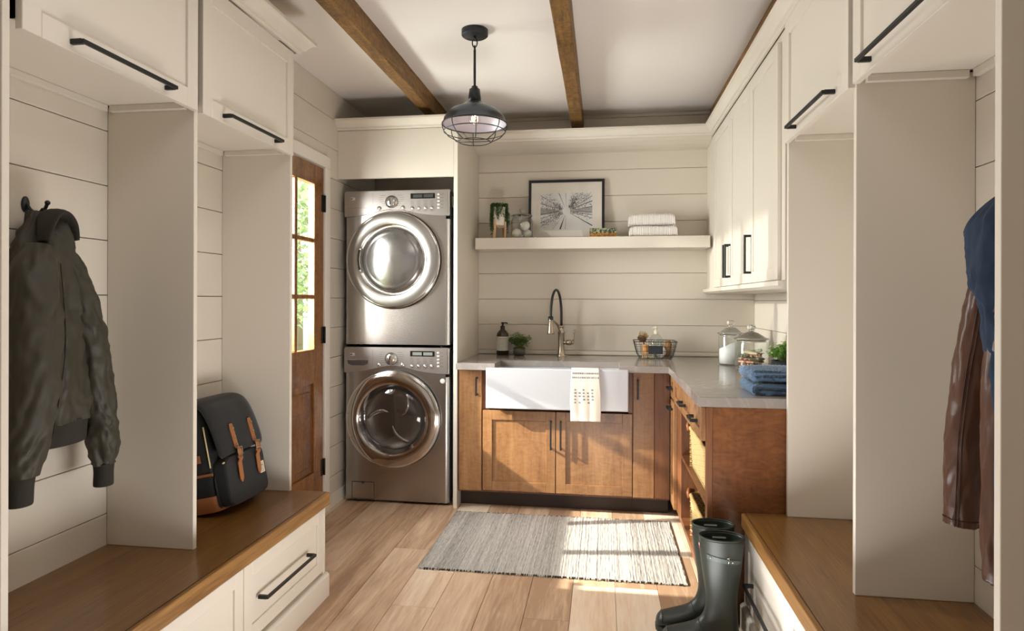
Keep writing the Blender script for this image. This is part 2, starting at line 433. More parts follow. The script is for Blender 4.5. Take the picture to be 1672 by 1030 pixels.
boards(joints(1.305, 0.186), wall_right, 'R', (-2.3, 4.54))
boards(joints(1.313, 0.1838), wall_back, 'B', (-0.90, XR))

floor = struct(box('floor', OAKGAP, (-1.86, 1.2, -2.4, 4.75, -0.08, -0.016)))
FIX = {-2: [2.574], -5: [2.60, 2.95], -1: [2.906, 1.5], 0: [2.91, 1.75], -6: [3.204, 1.6], -3: [1.95, 3.45], -4: [1.55, 3.3], 1: [3.3, 1.7], -7: [2.1, 3.9]}
rp = random.Random(3)
for k in range(-10, 6):
    x0 = max(XL, 0.059 + 0.19 * k); x1 = min(XR, 0.059 + 0.19 * (k + 1))
    if x1 - x0 < 0.02: continue
    ys = [-2.3] + sorted(FIX.get(k, [rp.uniform(1.2, 3.9)]) + [rp.uniform(-1.2, 0.6)]) + [4.54]
    for a, b in zip(ys[:-1], ys[1:]):
        box('plank', OAK, (x0 + 0.0008, x1 - 0.0008, a + 0.0008, b - 0.0008, -0.016, 0.0), floor, 0.0012)

# entry door in the left wall
door = bpy.data.objects.new('door_1', None); COL.objects.link(door); door.location = (XL, 3.2, 0); struct(door)
door['label'] = 'dark stained entry door with nine glass panes over a wooden panel'
D0, D1 = -1.722, -1.680
gy = [(2.862, 3.062), (3.090, 3.290), (3.318, 3.520)]; gz = [(1.012, 1.308), (1.333, 1.640), (1.665, 1.985)]
for a, b in ((DY0 + .0004, 2.862), (3.520, DY1 - .0004)): box('stile', DOORW, (D0, D1, a, b, 0.0105, DZ - .0004), door, 0.003)
for a, b in ((0.0105, 0.285), (0.811, 1.012), (1.985, DZ - .0004)): box('rail', DOORW, (D0, D1, 2.862, 3.520, a, b), door, 0.002)
for a, b in ((3.062, 3.090), (3.290, 3.318)): box('muntin', DOORW, (D0 + .004, D1 - .004, a, b, 1.012, 1.985), door, 0.004)
for a, b in ((1.308, 1.333), (1.640, 1.665)):
    for y0, y1 in gy: box('muntin', DOORW, (D0 + .004, D1 - .004, y0, y1, a, b), door, 0.004)
for y0, y1 in gy:
    for z0, z1 in gz: box('pane', PANE, (-1.703, -1.700, y0 - .003, y1 + .003, z0 - .003, z1 + .003), door)
m = MB().box(-1.712, -1.694, 2.862, 3.520, 0.285, 0.811)
m.box(-1.712, -1.684, 2.90, 3.482, 0.325, 0.771, 0.008); m.build('lower_panel', DOORW, door)
for z in (0.29, 1.09, 1.885): 
    h = MB().box(D1 - .002, D1 + .004, DY1 - .03, DY1 + .004, z - .05, z + .05); h.tube([(D1 + .008, DY1, z - .05), (D1 + .008, DY1, z + .05)], .007, 8)
    h.build('hinge', BLACK, door)
hd = MB().box(D1, D1 + .008, 2.785, 2.815, 0.90, 1.06, .003); hd.tube([(D1 + .008, 2.80, 1.0), (D1 + .05, 2.80, 1.0), (D1 + .05, 2.90, 1.0)], .009, 8); hd.build('handle', BLACK, door)
# jamb and casing
c = MB(); c.box(-1.74, XL, DY0 - .018, DY0, 0, DZ); c.box(-1.74, XL, DY1 + .001, DY1 + .018, 0, DZ + .018); c.box(-1.74, XL, DY0 - .018, DY1 + .018, DZ, DZ + .018)
struct(c.build('trim_1', WHITE)); 
c = MB(); P0, P1 = XL, XL + 0.02
c.box(P0, P1, DY1 + .006, DY1 + .075, 0, DZ + .008, .003); c.box(P0, P1, DY0 - .09, DY0 - .006, 0, DZ + .008, .003); c.box(P0, P1, DY0 - .09, DY1 + .075, DZ + .008, 2.182, .003)
struct(c.build('trim_2', WHITE))
struct(box('door_threshold', OAKGAP, (-1.74, XL, DY0, DY1, -0.016, 0.010)))
struct(box('baseboard_left', WHITE, (XL, XL + .012, DY1 + .077, 4.53, 0, 0.085), bev=.003))
struct(box('trim_3', BOARD, (-0.898, XR - .001, YB - .012, YB - .0005, 0.9155, 0.942), bev=.004))

# cornice along the appliance alcove, the sink wall and the right-hand cupboards, open above
CROWN = [(0, 2.388), (.010, 2.388), (.013, 2.396), (.013, 2.402), (.022, 2.404), (.030, 2.416), (.040, 2.430), (.050, 2.438), (.056, 2.440), (.056, 2.452), (0, 2.452)]
c = MB().sweep2d([(XL + .001, 3.864), (-0.899, 3.864), (-0.899, 4.287), (0.712, 4.287), (0.712, 1.29)], CROWN)
struct(c.build('trim_4', PAINT))
c = MB().prism([(4.538, 2.356), (4.47, 2.358), (4.41, 2.367), (4.35, 2.382), (4.31, 2.397), (4.288, 2.402), (4.288, 2.425), (4.538, 2.425)], 'X', -0.899, 0.714)
struct(c.build('trim_5', PAINT))
c = MB().sweep2d([(-1.344, 1.29), (-1.344, 2.636), (XL + .002, 2.636)], [(o * 1.15, z + .004) for o, z in CROWN])
struct(c.build('trim_6', PAINT))

# ceiling beams
for x0, x1, lab in ((-1.162, -1.087, 'knotty brown wooden beam beside the hanging lamp, over the washer side'), (-0.219, -0.139, 'knotty brown wooden beam running down the middle of the ceiling'), (0.735, 0.815, 'dark wooden beam half hidden above the tall wall cupboards')):
    b = MB(); n = 40
    rr = random.Random(int(x0 * 100))
    rings = []
    for i in range(n + 1):
        y = -2.28 + (4.52 + 2.28) * i / n
        j = [rr.uniform(-.0012, .0012) for _ in range(4)]
        e = .004
        rings.append([(x0 + j[0], y, ZC), (x0 + j[1], y, 2.518 + e), (x0 + e + j[1], y, 2.518 + j[2]), (x1 - e + j[3], y, 2.518 + j[2]), (x1 + j[3], y, 2.518 + e), (x1 + j[0], y, ZC)])
    b.grid(rings, True, True, True, smooth=False)
    o = b.build('ceiling_beam', BEAM, loc=((x0 + x1) / 2, 1.0, ZC)); tag(o, lab, 'beam', 'ceiling beams')

# ------------------------------------------------------------------ cabinet pieces
def shaker(axis, p, q, a0, a1, z0, z1, stile=.052, rail=.06, mat=PAINT, name='door', parent=None, rec=.009, toprail=None, slab=False):
    """door leaf; axis 'X': face looks along X with its front at p and back at q; a0..a1 is its run"""
    m = MB(); tr = toprail or rail
    def bx(u0, u1, v0, v1, f, bev=.0015):
        if axis == 'X': m.box(min(f, q), max(f, q), u0, u1, v0, v1, bev)
        else: m.box(u0, u1, min(f, q), max(f, q), v0, v1, bev)
    if slab: bx(a0, a1, z0, z1, p, .002)
    else:
        s = 1 if q > p else -1
        bx(a0, a0 + stile, z0, z1, p); bx(a1 - stile, a1, z0, z1, p)
        bx(a0 + stile, a1 - stile, z0, z0 + rail, p); bx(a0 + stile, a1 - stile, z1 - tr, z1, p)
        bx(a0 + stile - .002, a1 - stile + .002, z0 + rail - .002, z1 - tr + .002, p + s * rec, 0)
    return m.build(name, mat, parent)
def bar_pull(face, axis, sgn, a0, a1, z, parent, off=.03, t=.011, vertical=None, mat=None, name='handle'):
    """square bar handle; face: surface coordinate, sgn: outward sign; a0..a1 its run; vertical=(a,z0,z1) for an upright one"""
    m = MB(); h = t / 2
    f0, f1 = face, face + sgn * off
    def bx(u0, u1, v0, v1, d0, d1):
        d0, d1 = min(d0, d1), max(d0, d1)
        if axis == 'X': m.box(d0, d1, u0, u1, v0, v1, .0012)
        else: m.box(u0, u1, d0, d1, v0, v1, .0012)
    g = f1 + sgn * t * .9
    if vertical:
        a, z0, z1 = vertical
        bx(a - h, a + h, z0, z1, f1, g)
        for zz in (z0, z1 - t): bx(a - h, a + h, zz, zz + t, f0, f1 + sgn * .002)
    else:
        bx(a0, a1, z - h, z + h, f1, g)
        for aa in (a0, a1 - t): bx(aa, aa + t, z - h * 1.25, z + h * 1.25, f0, f1 + sgn * .002)
    return m.build(name, mat or BLACK, parent)

# ------------------------------------------------------------------ left lockers
def divider(side, y0, y1, label):
    X = (XL + .001, -1.365) if side == 'L' else (0.719, XR - .001)
    zt = 1.9625 if side == 'L' else 1.945
    o = MB().box(*X, y0, y1, 0.4575, zt, .0012).build('locker_divider', PAINT, loc=((X[0] + X[1]) / 2, (y0 + y1) / 2, .457))
    return tag(o, label, 'divider', 'locker dividers')
def end_panel(side, label):
    X = (XL + .001, -1.365) if side == 'L' else (0.719, XR - .001)
    o = MB().box(*X, 1.268, 1.288, 0.0, 2.386, .0012).build('locker_end_divider', PAINT, loc=((X[0] + X[1]) / 2, 1.278, 0))
    return tag(o, label, 'panel', 'locker end panels')
end_panel('L', 'tall cream end panel of the locker with the green jacket')
divider('L', 1.957, 1.976, 'cream divider between the green jacket and the black backpack')
divider('L', 2.620, 2.639, 'cream divider between the black backpack and the entry door')
end_panel('R', 'tall cream end panel covering part of the leather jacket')
divider('R', 1.936, 1.955, 'broad cream divider beside the brown leather jacket')
divider('R', 2.604, 2.625, 'cream divider standing against the end of the grey worktop')

def overhead(side, y0, y1, d0, d1, h0, h1, label, cy=0):
    if side == 'L': xb, xf, fr, s, zb = XL + .0005, -1.366, -1.345, 1, 1.934
    else: xb, xf, fr, s, zb = XR - .0005, 0.721, 0.700, -1, 1.917
    zs = zb + .029
    t = thing('overhead_cabinet', label, 'cabinet', ((xb + xf) / 2, (y0 + y1) / 2, zs), 'overhead locker cabinets')
    a, b = min(xb, xf), max(xb, xf)
    c = MB(); c.box(a, b, y0, y1, zs, zs + .02); c.box(a, b, y0, y1, 2.366, 2.387); c.box(a, b, y0, y0 + .02, zs, 2.387); c.box(a, b, y1 - .02, y1, zs, 2.387); c.box(min(xb, xb + s * .012), max(xb, xb + s * .012), y0, y1, zs, 2.387); c.box(min(xf, xf - s * .010), max(xf, xf - s * .010), y0, y1, zs + .02, 2.366)
    c.build('carcass', PAINT, t)
    d = shaker('X', fr, xf + s * .001, d0, d1, zb, 2.386, .052, .062, parent=t)
    bar_pull(fr, 'X', s, h0, h1, zb + .024, d)
    # cleats below the cabinet, against the wall and both dividers
    cz0, cz1 = zs - .021, zs - .0005
    k = MB(); kx0, kx1 = (XL + .001, XL + .019) if side == 'L' else (XR - .019, XR - .001)
    k.box(kx0, kx1, y0 + .021, cy - .020, cz0, cz1, .001)
    k.build('cleat', PAINT, t)
    k = MB(); k.box(a + .021, b - .025, cy - .019, cy - .0005, cz0, cz1, .001); k.build('cleat', PAINT, t)
    return t
overhead('L', 1.289, 1.9665, 1.300, 1.949, 1.433, 1.795, 'cream flap cupboard above the green jacket', 1.957)
overhead('L', 1.9675, 2.6385, 1.976, 2.610, 2.086, 2.456, 'cream flap cupboard above the black backpack', 2.620)
overhead('R', 1.289, 1.945, 1.297, 1.913, 1.407, 1.794, 'cream flap cupboard above the brown leather jacket', 1.936)
overhead('R', 1.946, 2.624, 1.948, 2.592, 2.045, 2.448, 'cream flap cupboard between the leather jacket locker and the tall wall cupboards', 2.604)

def bench_cabinet(side, y0, y1, d0, d1, h, label, endstile):
    if side == 'L': xb, xf, s = XL + .002, -1.225, 1
    else: xb, xf, s = XR - .002, 0.578, -1
    fr = xf + s * .020
    t = thing('bench_cabinet', label, 'cabinet', ((xb + xf) / 2, (y0 + y1) / 2, 0), 'drawer cabinets under the benches')
    a, b = min(xb, xf), max(xb, xf)
    c = MB(); c.box(a, b, y0, y1, .0005, .401, .001)
    if endstile: c.box(min(xf, fr), max(xf, fr), d1 + .002, y1, .105, .401, .001)
    c.build('carcass', PAINT, t)
    d = shaker('X', fr, xf + s * .0005, d0, d1, .118, .389, .050, .050, parent=t, name='drawer', rec=.008)
    bar_pull(fr, 'X', s, h[0], h[1], h[2], d)
    p = MB(); ex = xf + s * .034
    prof = [(xf, .0005), (ex, .0005), (ex, .092), (ex - s * .006, .100), (ex - s * .012, .103), (xf, .105)]
    p.prism([(q[0], q[1]) for q in prof], 'Y', y0, y1 + (.012 if endstile else 0))
    if endstile: p.box(a, b, y1, y1 + .012, .0005, .098, .002)
    p.build('plinth', PAINT, t)
bench_cabinet('L', 1.29, 1.9985, 1.34, 1.9965, (1.42, 1.80, .25), 'cream drawer cabinet under the bench below the green jacket', False)
bench_cabinet('L', 1.999, 2.634, 2.001, 2.612, (2.085, 2.466, .250), 'cream drawer cabinet under the bench below the black backpack', True)
bench_cabinet('R', 1.29, 2.020, 1.34, 2.018, (1.42, 1.80, .24), 'cream drawer cabinet under the bench below the brown leather jacket', False)
bench_cabinet('R', 2.0205, 2.610, 2.022, 2.596, (2.10, 2.462, .240), 'cream drawer cabinet under the bench beside the rubber boots', True)
def bench_top(x0, x1, y0, y1, front, label):
    t = thing('storage_bench', label, 'bench', ((x0 + x1) / 2, (y0 + y1) / 2, .402), 'wooden bench tops')
    s = 1 if front == x1 else -1
    n = 0.018
    a, b = (x0, x1 - n) if s > 0 else (x0 + n, x1)
    m = MB().box(a, b, y0, y1, .402, .457); m.build('seat', BENCHW, t)
    m = MB(); m.box(x1 - n, x1, y0, y1, .402, .4571, .005, 2) if s > 0 else m.box(x0, x0 + n, y0, y1, .402, .4571, .005, 2)
    m.build('nosing', BENCHE, t)
bench_top(XL + .001, -1.185, 1.289, 2.642, -1.185, 'brown wooden bench top under the green jacket and the black backpack')
bench_top(0.547, XR - .001, 1.289, 2.628, 0.547, 'brown wooden bench top beside the rubber boots')

# ------------------------------------------------------------------ appliance alcove panels
o = box('alcove_divider', PAINT, (-0.925, -0.900, 3.864, YB - .0005, 0, 2.387), bev=.001, loc=(-.9125, 4.2, 0)); tag(o, 'tall cream panel between the stacked laundry machines and the sink', 'panel')
o = box('alcove_fascia', PAINT, (XL + .001, -0.926, 3.866, 3.886, 2.079, 2.387), bev=.001, loc=(-1.31, 3.876, 2.079)); tag(o, 'cream board closing the alcove above the dryer', 'panel')

# ------------------------------------------------------------------ tall wall cupboards, right
UZ0, UZ1 = 1.385, 2.387
def upper(y0, y1, doors, label):
    t = thing('wall_cabinet', label, 'cabinet', (0.87, (y0 + y1) / 2, UZ0), 'wall cupboards over the worktop')
    c = MB(); c.box(0.716, XR - .001, y0, y1, UZ0, UZ1, .001); c.build('carcass', PAINT, t)
    for (d0, d1, hy) in doors:
        d = shaker('X', 0.700, 0.7155, d0, d1, 1.388, 2.352, .052, .052, parent=t, rec=.007)
        bar_pull(0.700, 'X', -1, 0, 0, 0, d, off=.024, vertical=(hy, 1.432, 1.618))
    return t
upper(3.17, YB - .001, ((3.672, 4.178, 3.698), (3.182, 3.668, 3.642)), 'cream two-door wall cupboard next to the floating shelf')
upper(2.640, 3.169, ((2.692, 3.176, 3.150),), 'cream single-door wall cupboard above the blue towels')
c = MB().prism([(0.690, 1.364), (0.712, 1.352), (XR - .002, 1.352), (XR - .002, 1.384), (0.690, 1.384)], 'Y', 2.640, YB - .001)
o = c.build('light_rail', PAINT, loc=(.86, 3.6, 1.352)); tag(o, 'cream moulded rail along the underside of the wall cupboards', 'moulding')

# ------------------------------------------------------------------ floating shelf
o = box('floating_shelf', PAINT, (-0.874, 0.697, 4.29, YB - .0005, 1.655, 1.733), bev=.0015, loc=(-.09, 4.4, 1.655)); tag(o, 'thick cream floating shelf above the sink', 'shelf')
# ------------------------------------------------------------------ base cabinets along the sink wall
FY = 3.87
def base_box(name, x0, x1, label, fronts, zt=.873):
    t = thing(name, label, 'cabinet', ((x0 + x1) / 2, 4.2, 0), 'cherry base cabinets')
    c = MB(); c.box(x0, x1, FY + .021, YB - .03, .105, zt, .001); c.build('carcass', CABD, t)
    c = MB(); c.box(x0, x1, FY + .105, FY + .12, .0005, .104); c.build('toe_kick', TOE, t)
    return t
t = base_box('pullout_cabinet', -0.899, -0.7425, 'narrow cherry pull-out cabinet beside the washing machine alcove', None)
d = shaker('Y', FY, FY + .0205, -0.889, -0.746, .118, .868, mat=CAB, parent=t, slab=True); bar_pull(FY, 'Y', -1, 0, 0, 0, d, off=.026, vertical=(-.774, .712, .826))
t = base_box('sink_cabinet', -0.742, 0.1795, 'wide two-door cherry cabinet under the white sink', None, .612)
MB().box(-.742, -.7055, FY + .021, FY + .30, .612, .873, .001).build('side_post', CABD, t); MB().box(.154, .1795, FY + .021, FY + .30, .612, .873, .001).build('side_post', CABD, t)
d = shaker('Y', FY, FY + .0205, -0.7375, -0.286, .122, .619, .058, .058, CAB, parent=t, rec=.010); bar_pull(FY, 'Y', -1, 0, 0, 0, d, off=.030, t=.010, vertical=(-.311, .392, .566))
d = shaker('Y', FY, FY + .0205, -0.280, 0.1775, .122, .619, .058, .058, CAB, parent=t, rec=.010); bar_pull(FY, 'Y', -1, 0, 0, 0, d, off=.030, t=.010, vertical=(-.251, .392, .566))
t = base_box('pullout_cabinet', 0.180, 0.3995, 'narrow cherry pull-out cabinet in the corner by the drawers', None)
d = shaker('Y', FY, FY + .0205, 0.1835, 0.307, .118, .870, mat=CAB, parent=t, slab=True); bar_pull(FY, 'Y', -1, 0, 0, 0, d, off=.026, vertical=(.209, .712, .827))
box('filler', CABD, (.3085, .3985, FY + .002, FY + .0205, .118, .870), t, .001)

# ------------------------------------------------------------------ base cabinet along the right wall, with open basket bay
RX = 0.42
t = thing('drawer_cabinet', 'cherry base cabinet with drawers and an open bay for two wicker baskets', 'cabinet', (.73, 3.2, 0), 'cherry base cabinets')
c = MB()
c.box(RX, XR - .03, 3.50, 3.888, .105, .873, .001)                 # closed part with the door
c.box(RX, XR - .03, 2.656, 3.50, .735, .873, .001)                 # drawer box
c.box(RX, XR - .03, 2.656, 3.50, .105, .135, .001)                 # bay floor
c.box(RX, RX + .022, 2.656, 2.695, .135, .735, .001)               # near stile
c.box(RX + .022, XR - .03, 2.656, 2.672, .135, .735)
c.build('carcass', CABD, t)
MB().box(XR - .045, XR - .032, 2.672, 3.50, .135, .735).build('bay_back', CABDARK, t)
MB().box(RX + .002, XR - .046, 2.673, 3.499, .455, .473, .001).build('bay_shelf', CABD, t)
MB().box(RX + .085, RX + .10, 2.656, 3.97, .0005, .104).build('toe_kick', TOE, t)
e = MB().box(RX - .001, RX + .020, 2.638, 2.6555, .0005, .873, .001); e.build('end_stile', CABD, t)
e = MB().box(RX + .0205, XR - .03, 2.640, 2.6555, .0005, .873, .001); e.build('end_panel', CABP, t)
d = shaker('X', .400, RX - .0005, 3.690, 3.852, .735, .866, .045, .035, CAB, 'drawer', t); bar_pull(.400, 'X', -1, 3.72, 3.81, .795, d, off=.022)
d = shaker('X', .400, RX - .0005, 2.672, 3.675, .728, .866, .052, .040, CAB, 'drawer', t)
bar_pull(.400, 'X', -1, 3.155, 3.275, .792, d, off=.022); bar_pull(.400, 'X', -1, 2.77, 2.89, .792, d, off=.022)
d = shaker('X', .400, RX - .0005, 3.675, 3.852, .118, .722, .045, .055, CAB, 'door', t); bar_pull(.400, 'X', -1, 3.72, 3.81, .680, d, off=.022)

# wicker baskets
WICK = attr_mat('wicker', .65, .3); WICKR = plain('wicker_rim', '#cfae72', 0.65, var=.18, vscale=120)
LEATHERT = plain('tan_leather', '#a2643a', 0.5, bump=.1, bscale=90)
def wicker(y0, y1, x0, x1, z0, z1, label):
    t = thing('wicker_basket', label, 'basket', ((x0 + x1) / 2, (y0 + y1) / 2, z0), 'wicker baskets in the cabinet bay')
    nz_, ny = 22, 40; m = MB(); shade = []
    def panel(fn, na, nb, out):
        rings = []
        for j in range(nb * 4 + 1):
            v = j / (nb * 4); row = int(v * nb - 1e-6); ph = sin(pi * ((v * nb) % 1.0))
            r = []
            for i in range(na * 2 + 1):
                u = i / (na * 2)
                d = .0042 * ph * (1 + .9 * cos(2 * pi * (u * na / 2 + .5 * (row % 2))))
                r.append(fn(u, v, d))
            rings.append(r)
        m.grid(rings, closed=False)
        for j in range(nb * 4):
            for i in range(na * 2): shade.append(0.0 if (j % 4 in (0,)) and ((i + 2 * ((j // 4) % 2)) % 4 in (0, 1)) else 1.0)  # hollows between strands coloured dark, shade painted into the weave
    panel(lambda u, v, d: (x0 + .006 - d + (1 - v) * .012, y0 + (y1 - y0) * u, z0 + (z1 - z0) * v), ny, nz_ - 4, 1)
    panel(lambda u, v, d: (x0 + (x1 - x0) * u, y1 - .006 + d - (1 - v) * .008, z0 + (z1 - z0) * v), 30, nz_ - 4, 1)
    m.box(x0 + .012, x1, y0 + .004, y1 - .012, z0, z0 + .012)
    m.box(x1 - .012, x1, y0 + .004, y1 - .012, z0, z1); m.box(x0 + .02, x1, y0 + .004, y0 + .014, z0, z1)
    ob = m.build('basket_body', WICK, t)
    tinted(ob, [((.62, .45, .21, 1) if abs(sin(i * 1.37)) > .25 else (.50, .34, .14, 1)) if shade[i] > .5 else (.17, .10, .04, 1) for i in range(len(shade))] + [(.40, .28, .12, 1)] * (len(ob.data.polygons) - len(shade)))
    r = MB(); pts = []
    for a, b in (((x0, y0), (x0, y1)), ((x0, y1), (x1, y1)), ((x1, y1), (x1, y0)), ((x1, y0), (x0, y0))):
        for k in range(10):
            f = k / 10; pts.append((a[0] + (b[0] - a[0]) * f, a[1] + (b[1] - a[1]) * f, z1 + .003 * sin(k * 2.2)))
    r.tube(pts, .010, 8, closed=True); r.build('rim', WICKR, t)
    h = MB(); h.tube([(x0 - .008, y1 - .035, z1 - .012), (x0 - .012, y1 - .03, z1 + .012), (x0 - .006, y1 - .005, z1 + .020), (x0 + .02, y1 + .004, z1 + .012)], .009, 8); h.build('handle', LEATHERT, t)
wicker(2.705, 3.26, .432, .80, .4745, .672, 'upper wicker basket above the bay shelf')
wicker(2.705, 3.24, .432, .80, .1365, .345, 'lower wicker basket standing on the bay floor')

# ------------------------------------------------------------------ worktop, sink, tap
c = MB()
out = [(-.8985, 3.82), (-.655, 3.82), (-.655, 4.07), (.10, 4.07), (.10, 3.82), (.385, 3.82), (.385, 2.6355), (XR - .001, 2.6355), (XR - .001, YB - .001), (-.8985, YB - .001)]
c.prism(out, 'Z', .874, .914)
bmesh.ops.bevel(c.bm, geom=[e for e in c.bm.edges if e.calc_length() > .05 and all(v.co.z > .91 for v in e.verts)], offset=.002, segments=1, affect='EDGES')
o = c.build('worktop', QUARTZ, loc=(.3, 4.1, .874)); tag(o, 'polished grey veined stone worktop turning the corner', 'worktop')

t = thing('farmhouse_sink', 'white apron-front farmhouse sink under the tap', 'sink', (-.276, 3.95, .645))
m = MB(); m.box(-.704, .152, 3.785, 3.8195, .645, .892, .006, 2); m.build('apron', CERAMIC, t)
m = MB(); X0, X1, Y0_, Y1 = -.655, .10, 3.8385, 4.072
m.box(X0, X1, 3.8195, Y0_, .66, .889); m.box(X0 - .02, X0, Y0_, Y1 + .02, .66, .8725); m.box(X1, X1 + .02, Y0_, Y1 + .02, .66, .8725); m.box(X0, X1, Y1, Y1 + .02, .66, .8725); m.box(X0 - .02, X1 + .02, Y0_, Y1 + .02, .645, .66)
m.build('basin', CERAMIC, t)
MB().lathe([(.045, 0), (.045, .003), (.03, .003), (.028, .001), (.0001, .001)], (-.28, 3.96, .661), 24).build('drain', CHROME, t)

fx, fy = -.286, 4.425
t = thing('kitchen_tap', 'brushed nickel tap with a tall black hose behind the white sink', 'tap', (fx, fy, .9145))
m = MB().lathe([(.034, 0), (.034, .004), (.027, .012), (.023, .04), (.0205, .075), (.0215, .10), (.0215, .155), (.024, .16), (.024, .17), (.017, .176), (.017, .20), (.020, .205), (.020, .213), (.0001, .215)], (fx, fy, .9145), 24); m.build('body', NICKEL, t)
sp = (fx - .058, fy - .20)                       # where the spray head hangs
arc = []
for k in range(25):
    a = pi * k / 24; f = (1 - cos(a)) / 2
    arc.append((fx + (sp[0] - fx) * f, fy + (sp[1] - fy) * f, 1.20 + .175 * sin(a)))
pts = [(fx, fy, 1.125), (fx, fy, 1.16)] + arc + [(sp[0], sp[1], 1.175)]
MB().tube(pts, .0085, 10).build('hose', RUBBER, t)
m = MB().lathe([(.0001, 0), (.024, 0), (.0245, .006), (.017, .05), (.014, .085), (.015, .09), (.015, .10), (.0001, .10)], (sp[0], sp[1], 1.078), 24)
m.build('spray_head', NICKEL, t)
MB().lathe([(.0175, 0), (.0175, .022), (.012, .024)], (sp[0], sp[1], 1.173), 20).build('hose_collar', BLKPLASTIC, t)
ap = [(fx, fy, 1.045), (fx - .008, fy - .03, 1.09), (fx - .025, fy - .085, 1.14), (fx - .045, fy - .15, 1.165), (sp[0], sp[1], 1.168)]
MB().tube([q for q in catmull(ap, 5)], .0065, 8).build('support_arm', NICKEL, t)
m = MB().tube([(fx + .015, fy, 1.01), (fx + .038, fy, 1.01)], .014, 16); m.tube([(fx + .038, fy, 1.01), (fx + .07, fy, 1.01)], .0185, 16); m.tube([(fx + .07, fy, 1.01), (fx + .085, fy, 1.01)], .013, 16)
m.tube([(fx + .08, fy, 1.005), (fx + .083, fy, 1.04), (fx + .088, fy - .002, 1.075), (fx + .09, fy - .004, 1.10)], [.008, .005, .006, .008], 10); m.build('lever', NICKEL, t)

# tea towel over the sink apron
LINEN = plain('linen', '#ece4d6', 0.9, bump=.25, bscale=400, sheen=.2); INK = plain('grey_dye', '#8d8790', 0.9)
t = thing('tea_towel', 'white tea towel with dashed rows hanging over the sink front', 'towel', (-.1, 3.79, .6))
tx0, tx1 = -.186, -.016
def tow(u, s):
    """s: 0 inside the sink .. 1 bottom hem"""
    x = tx0 + (tx1 - tx0) * u + .003 * sin(s * 7 + u * 3)
    L = .05 + .06 + .31; d = s * L
    wv = .004 * sin(u * 9 + .6) * min(1, max(0, (d - .14) * 6))
    if d < .05: return (x, 3.8425, .845 + d)
    if d < .11:
        k = (d - .05) / .06; return (x, 3.8425 - .0615 * k, .895 + .002 * sin(pi * k))
    k = d - .11; return (x + .01 * (k / .31) * (u - .3), 3.780 - .0035 * min(1, k * 9) - abs(wv) - .002, .895 - k)
m = MB(); nu, ns = 26, 60
rings = [[tow(i / nu, j / ns) for i in range(nu + 1)] for j in range(ns + 1)]
m.grid(rings, False); tw = m.build('cloth', LINEN, t, smooth=True)
sm = tw.modifiers.new('thickness', 'SOLIDIFY'); sm.thickness = .0016; sm.offset = 1
m = MB(); rt = random.Random(5)
def dash(u0, u1, d0, d1):
    L = .42; p = [tow(u0, d0 / L), tow(u1, d0 / L), tow(u1, d1 / L), tow(u0, d1 / L)]
    m.face([(q[0], q[1] - .0028, q[2]) for q in p])
for d in (.13, .155):
    for k in range(14): 
        u = .04 + k * .068; dash(u, u + rt.uniform(.03, .05), d, d + .010)
for r in range(5):
    for k in range(5):
        if rt.random() < .9:
            u = .14 + k * .14; d = .228 + r * .019; dash(u, u + rt.uniform(.05, .08), d, d + .009)
m.build('print', INK, t)['kind'] = 'stuff'

